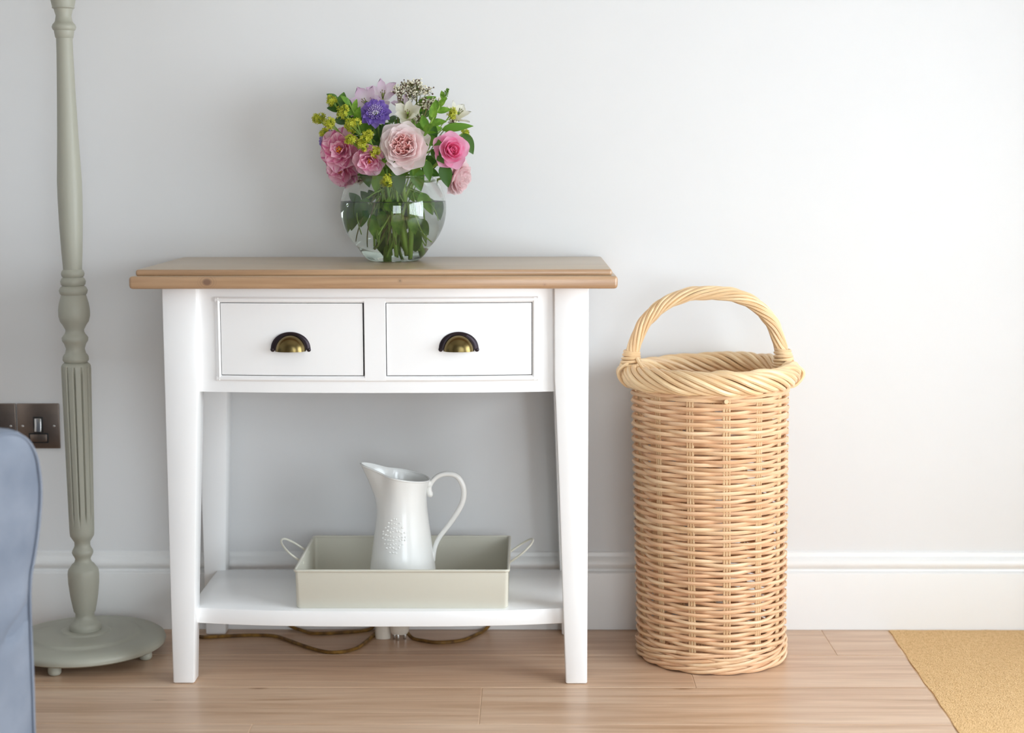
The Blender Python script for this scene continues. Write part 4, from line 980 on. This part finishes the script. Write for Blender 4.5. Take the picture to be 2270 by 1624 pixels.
def leafy(name, path, leaves, label, foot, mat='leaf', seed=0, lw=.26, ll=(.03, .04), tip=False):
    """stem with opposite leaves; path = points base->tip"""
    base = Vector(path[0]); t = thing(name, path[0], label, 'foliage'); rn = random.Random(seed)
    P = bez(path, 6); mb = MB()
    if foot: mb.tube(stem_path(path[0], Vector(path[0])-Vector(path[1]), foot), .0018, 7)
    mb.tube(P, .0016, 7); mb.build('stem', M['stem'], t, origin=path[0])
    lm = leaf_mesh('leaf', 1.0, lw, 0.5, 0.25, M[mat]); n = len(P)
    for k in range(leaves):
        f = 0.08+0.9*k/(leaves-1); i = min(n-2, int(f*(n-1))); p = P[i]; T = (P[i+1]-P[i]).normalized()
        az = k*2.4+rn.uniform(-.3, .3); S = T.cross(Vector((0, -1, 0.2))).normalized(); S2 = T.cross(S)
        d = T*(0.75+0.5*f)+(S*math.cos(az)+S2*math.sin(az)*0.7); L = (ll[1]+(ll[0]-ll[1])*f)*rn.uniform(.9, 1.1)
        put('leaf', lm, t, Matrix.Translation(p-base) @ along(d, Vector((0, -1, .6))) @ Matrix.Scale(L, 4))
    if tip:
        mb = MB()
        for k in range(26):
            f = k/25; p = P[-1]+(P[-1]-P[-3]).normalized()*0.016*f; a = k*2.4; q = .0065*(1-f*.7); e = p+Vector((q*math.cos(a), q*math.sin(a), .004)); mb.tube([p, e], [.0008, .0005], 4); mb.ball(e, .0012, 5, 3)
        o = mb.build('flower_spike', M['leaf'], t, origin=path[0]); o['kind'] = 'stuff'
    return t
leafy('leafy_spike', [(-0.200, -0.185, 0.985), (-0.185, -0.190, 1.005), (-0.166, -0.190, 1.038), (-0.152, -0.185, 1.064)], 13, 'tall leafy spike with a budded tip right of the blush rose', (-0.246, -0.150, 0.775), 'leaf', 1, .27, (.018, .046), True)
leafy('leafy_sprig', [(-0.312, -0.165, 1.005), (-0.318, -0.172, 1.030), (-0.330, -0.172, 1.056)], 8, 'mid green leafy sprig at the upper left of the bouquet', (-0.268, -0.120, 0.800), 'leaf', 2, .24, (.022, .040))
leafy('leafy_sprig', [(-0.325, -0.150, 1.015), (-0.342, -0.152, 1.040), (-0.356, -0.152, 1.062)], 8, 'darker leafy sprig behind the lime sprays at the top left', (-0.280, -0.135, 0.805), 'leaf_dark', 3, .34, (.026, .042))
single = [((-0.158, -0.165, 1.006), (1, -.15, .22), .066, .20, 'leaf', 'long pointed leaf reaching right above the bright pink rose'),
          ((-0.120, -0.135, 1.000), (.55, -.2, -.95), .048, .36, 'leaf_dark', 'broad leaf hanging behind the right side of the pink rose'),
          ((-0.1540, -0.185, 0.944), (.22, -.25, -1), .050, .36, 'leaf_dark', 'broad dark leaf pointing down right of the vase mouth'),
          ((-0.1840, -0.200, 0.950), (.15, -.3, -1), .044, .30, 'leaf_dark', 'narrow dark leaf hanging below the right of the blush rose'),
          ((-0.1950, -0.185, 0.960), (-.45, -.35, -1), .046, .32, 'leaf', 'curled green leaf below the blush rose at the vase mouth'),
          ((-0.1750, -0.180, 0.985), (.1, -.4, 1), .040, .34, 'leaf_dark', 'dark leaf between the blush rose and the pink rose'),
          ((-0.1750, -0.185, 0.970), (.5, -.5, -.5), .042, .34, 'leaf_dark', 'dark leaf in the gap left of the pink rose'),
          ((-0.3000, -0.170, 1.000), (.2, -.6, -1), .044, .36, 'leaf_dark', 'dark leaf in the gap below the purple scabious'),
          ((-0.3150, -0.175, 0.975), (-.1, -.5, -1), .040, .36, 'leaf_dark', 'dark leaf between the two upper striped roses'),
          ((-0.2600, -0.160, 1.020), (-.3, -.5, -1), .044, .32, 'leaf_dark', 'dark leaf under the white alstroemeria at centre'),
          ((-0.3050, -0.180, 0.945), (.3, -.3, -1), .052, .34, 'leaf_dark', 'dark leaf hanging into the left of the vase mouth'),
          ((-0.2750, -0.180, 0.940), (-.15, -.25, -1), .055, .34, 'leaf', 'green leaf dipping into the vase left of centre'),
          ((-0.2400, -0.185, 0.940), (.1, -.2, -1), .060, .32, 'leaf_dark', 'dark leaf dipping into the vase at its centre'),
          ((-0.2100, -0.180, 0.940), (.3, -.1, -1), .055, .34, 'leaf', 'green leaf dipping into the vase right of centre')]
for i, (p, d, L, w, mt, lb) in enumerate(single):
    t = thing('single_leaf', p, lb, 'leaf'); me = leaf_mesh('blade', L*0.92, w*L*0.74, 0.45, 0.22, M[mt], wave=0.0006); put('blade', me, t, along(d, (0, -1, .5)))
    mb = MB(); q = Vector(p); mb.tube(bez([q, q*0.6+MOUTH*0.4, MOUTH+Vector(((q.x-VX)*.3, (q.y-VY)*.3, -.01)), Vector((VX+.02*math.cos(i), VY+.02*math.sin(i), .83))], 4), .0011, 6); mb.build('stalk', M['stem'], t, origin=p)
# filler leaves deep in the bouquet and in the neck of the vase
rn = random.Random(21)
lmd = leaf_mesh('blade', 1.0, .30, .5, .22, M['leaf_dark']); lmg = leaf_mesh('blade', 1.0, .30, .5, .22, M['leaf'])
def leaf_cluster(name, origin, specs, label):
    t = thing(name, origin, label, 'foliage'); O = Vector(origin)
    mb = MB()
    for p, d, L, w, m_ in specs:
        q = Vector(p); mb.tube(bez([O, O.lerp(q, .5)+Vector((0, 0, .004)), q], 4), .0010, 6)
    mb.build('stem', M['stem'], t, origin=origin)
    for p, d, L, w, m_ in specs:
        put('leaf', m_, t, Matrix.Translation(Vector(p)-O) @ along(d, (rn.uniform(-.3, .3), -1, .4)) @ Matrix.Scale(L, 4))
    return t
sp = []
for k in range(44):
    a = k*2.39996; z = 0.930+0.120*((k*0.618) % 1); rr2 = 0.075*math.sqrt(((k*0.37) % 1))*(1 if z < 1.0 else .75)
    p = (VX+rr2*math.cos(a), VY-0.005+rr2*0.65*math.sin(a), z); sp.append((p, (math.cos(a), math.sin(a)-.4, rn.uniform(-.5, .8)), rn.uniform(.026, .042), .3, lmd if k % 3 else lmg))
leaf_cluster('leaf_filler', (VX, VY, 0.905), sp, 'dense dark foliage filling the heart of the bouquet between the blooms')
sp = []
for k in range(26):
    a = k*2.39996; z = 0.842+0.055*((k*0.618) % 1); rr2 = 0.020+0.048*((k*0.43) % 1)
    p = (VX+rr2*math.cos(a)-0.008, VY+rr2*.8*math.sin(a), z); sp.append((p, (math.cos(a)*.5-.1, math.sin(a)*.4, rn.choice((-1, -.6, .7))), rn.uniform(.026, .036), .3, lmd if k % 2 else lmg))
leaf_cluster('submerged_foliage', (VX, VY, 0.905), sp, 'green leaves crowded at the waterline inside the glass vase')
sp = [((VX-0.060, VY-0.030, 0.872), (-.15, -.1, -1), .050, .4, lmd), ((VX-0.045, VY-0.050, 0.880), (-.3, -.1, -1), .045, .4, lmd), ((VX-0.068, VY+0.005, 0.862), (.1, 0, -1), .040, .4, lmg),
      ((VX+0.055, VY-0.035, 0.890), (.35, -.1, -1), .044, .3, lmg), ((VX+0.068, VY+0.000, 0.880), (.1, 0, -1), .040, .3, lmd), ((VX+0.030, VY-0.010, 0.830), (.1, 0, -1), .045, .3, lmd), ((VX-0.010, VY+0.010, 0.830), (-.1, 0, -1), .048, .3, lmd),
      ((VX-0.030, VY-0.030, 0.850), (.15, -.1, -1), .040, .3, lmg)]
leaf_cluster('submerged_foliage', (VX, VY, 0.900), sp, 'broad leaves pressed against the inside of the vase glass')
# thick cut stems standing in the water
cut = [((-0.256, -0.150, 0.905), (-0.228, -0.160, 0.778), .0052, 'thickest pale green cut stem slanting down to the vase centre'), ((-0.232, -0.155, 0.905), (-0.222, -0.165, 0.769), .0040, 'straight light green stem right of the thickest one'),
       ((-0.262, -0.160, 0.905), (-0.246, -0.165, 0.776), .0030, 'slim green stem left of the thickest one'), ((-0.270, -0.130, 0.905), (-0.262, -0.120, 0.769), .0055, 'pale wide stem standing at the back left of the vase'),
       ((-0.238, -0.130, 0.905), (-0.214, -0.115, 0.769), .0050, 'pale stem standing at the back right of the vase')]
for a, b, r, lb in cut:
    t = thing('cut_stem', b, lb, 'stem'); mb = MB(); A_, B_ = Vector(a), Vector(b)
    mb.tube(bez([A_+Vector((0, 0, .03)), A_, A_.lerp(B_, .5)+Vector((.003, 0, 0)), B_], 5), r, 10); mb.build('stalk', M['stem'], t, origin=b)
for i, (a, m_, b) in enumerate([((-.285, -.165, .885), (-.300, -.185, .845), (-.318, -.178, .800)), ((-.275, -.165, .880), (-.290, -.19, .830), (-.296, -.190, .790)), ((-.225, -.165, .870), (-.200, -.180, .820), (-.178, -.170, .797)), ((-.21, -.165, .885), (-.178, -.180, .860), (-.168, -.175, .838)), ((-.30, -.17, .88), (-.310, -.19, .85), (-.304, -.195, .815))]):
    t = thing('thin_twig', a, ['thin dark twig curling low at the left inside the water', 'thin twig with a cut end in the left of the water', 'long thin green tendril reaching to the lower right of the vase', 'short yellow-green twig near the right of the glass', 'short pale green twig at the upper left under water'][i], 'stem')
    mb = MB(); mb.tube(bez([a, m_, b], 6), .0011, 6); mb.build('stalk', M['stem' if i > 1 else 'stem_dark'], t, origin=a)
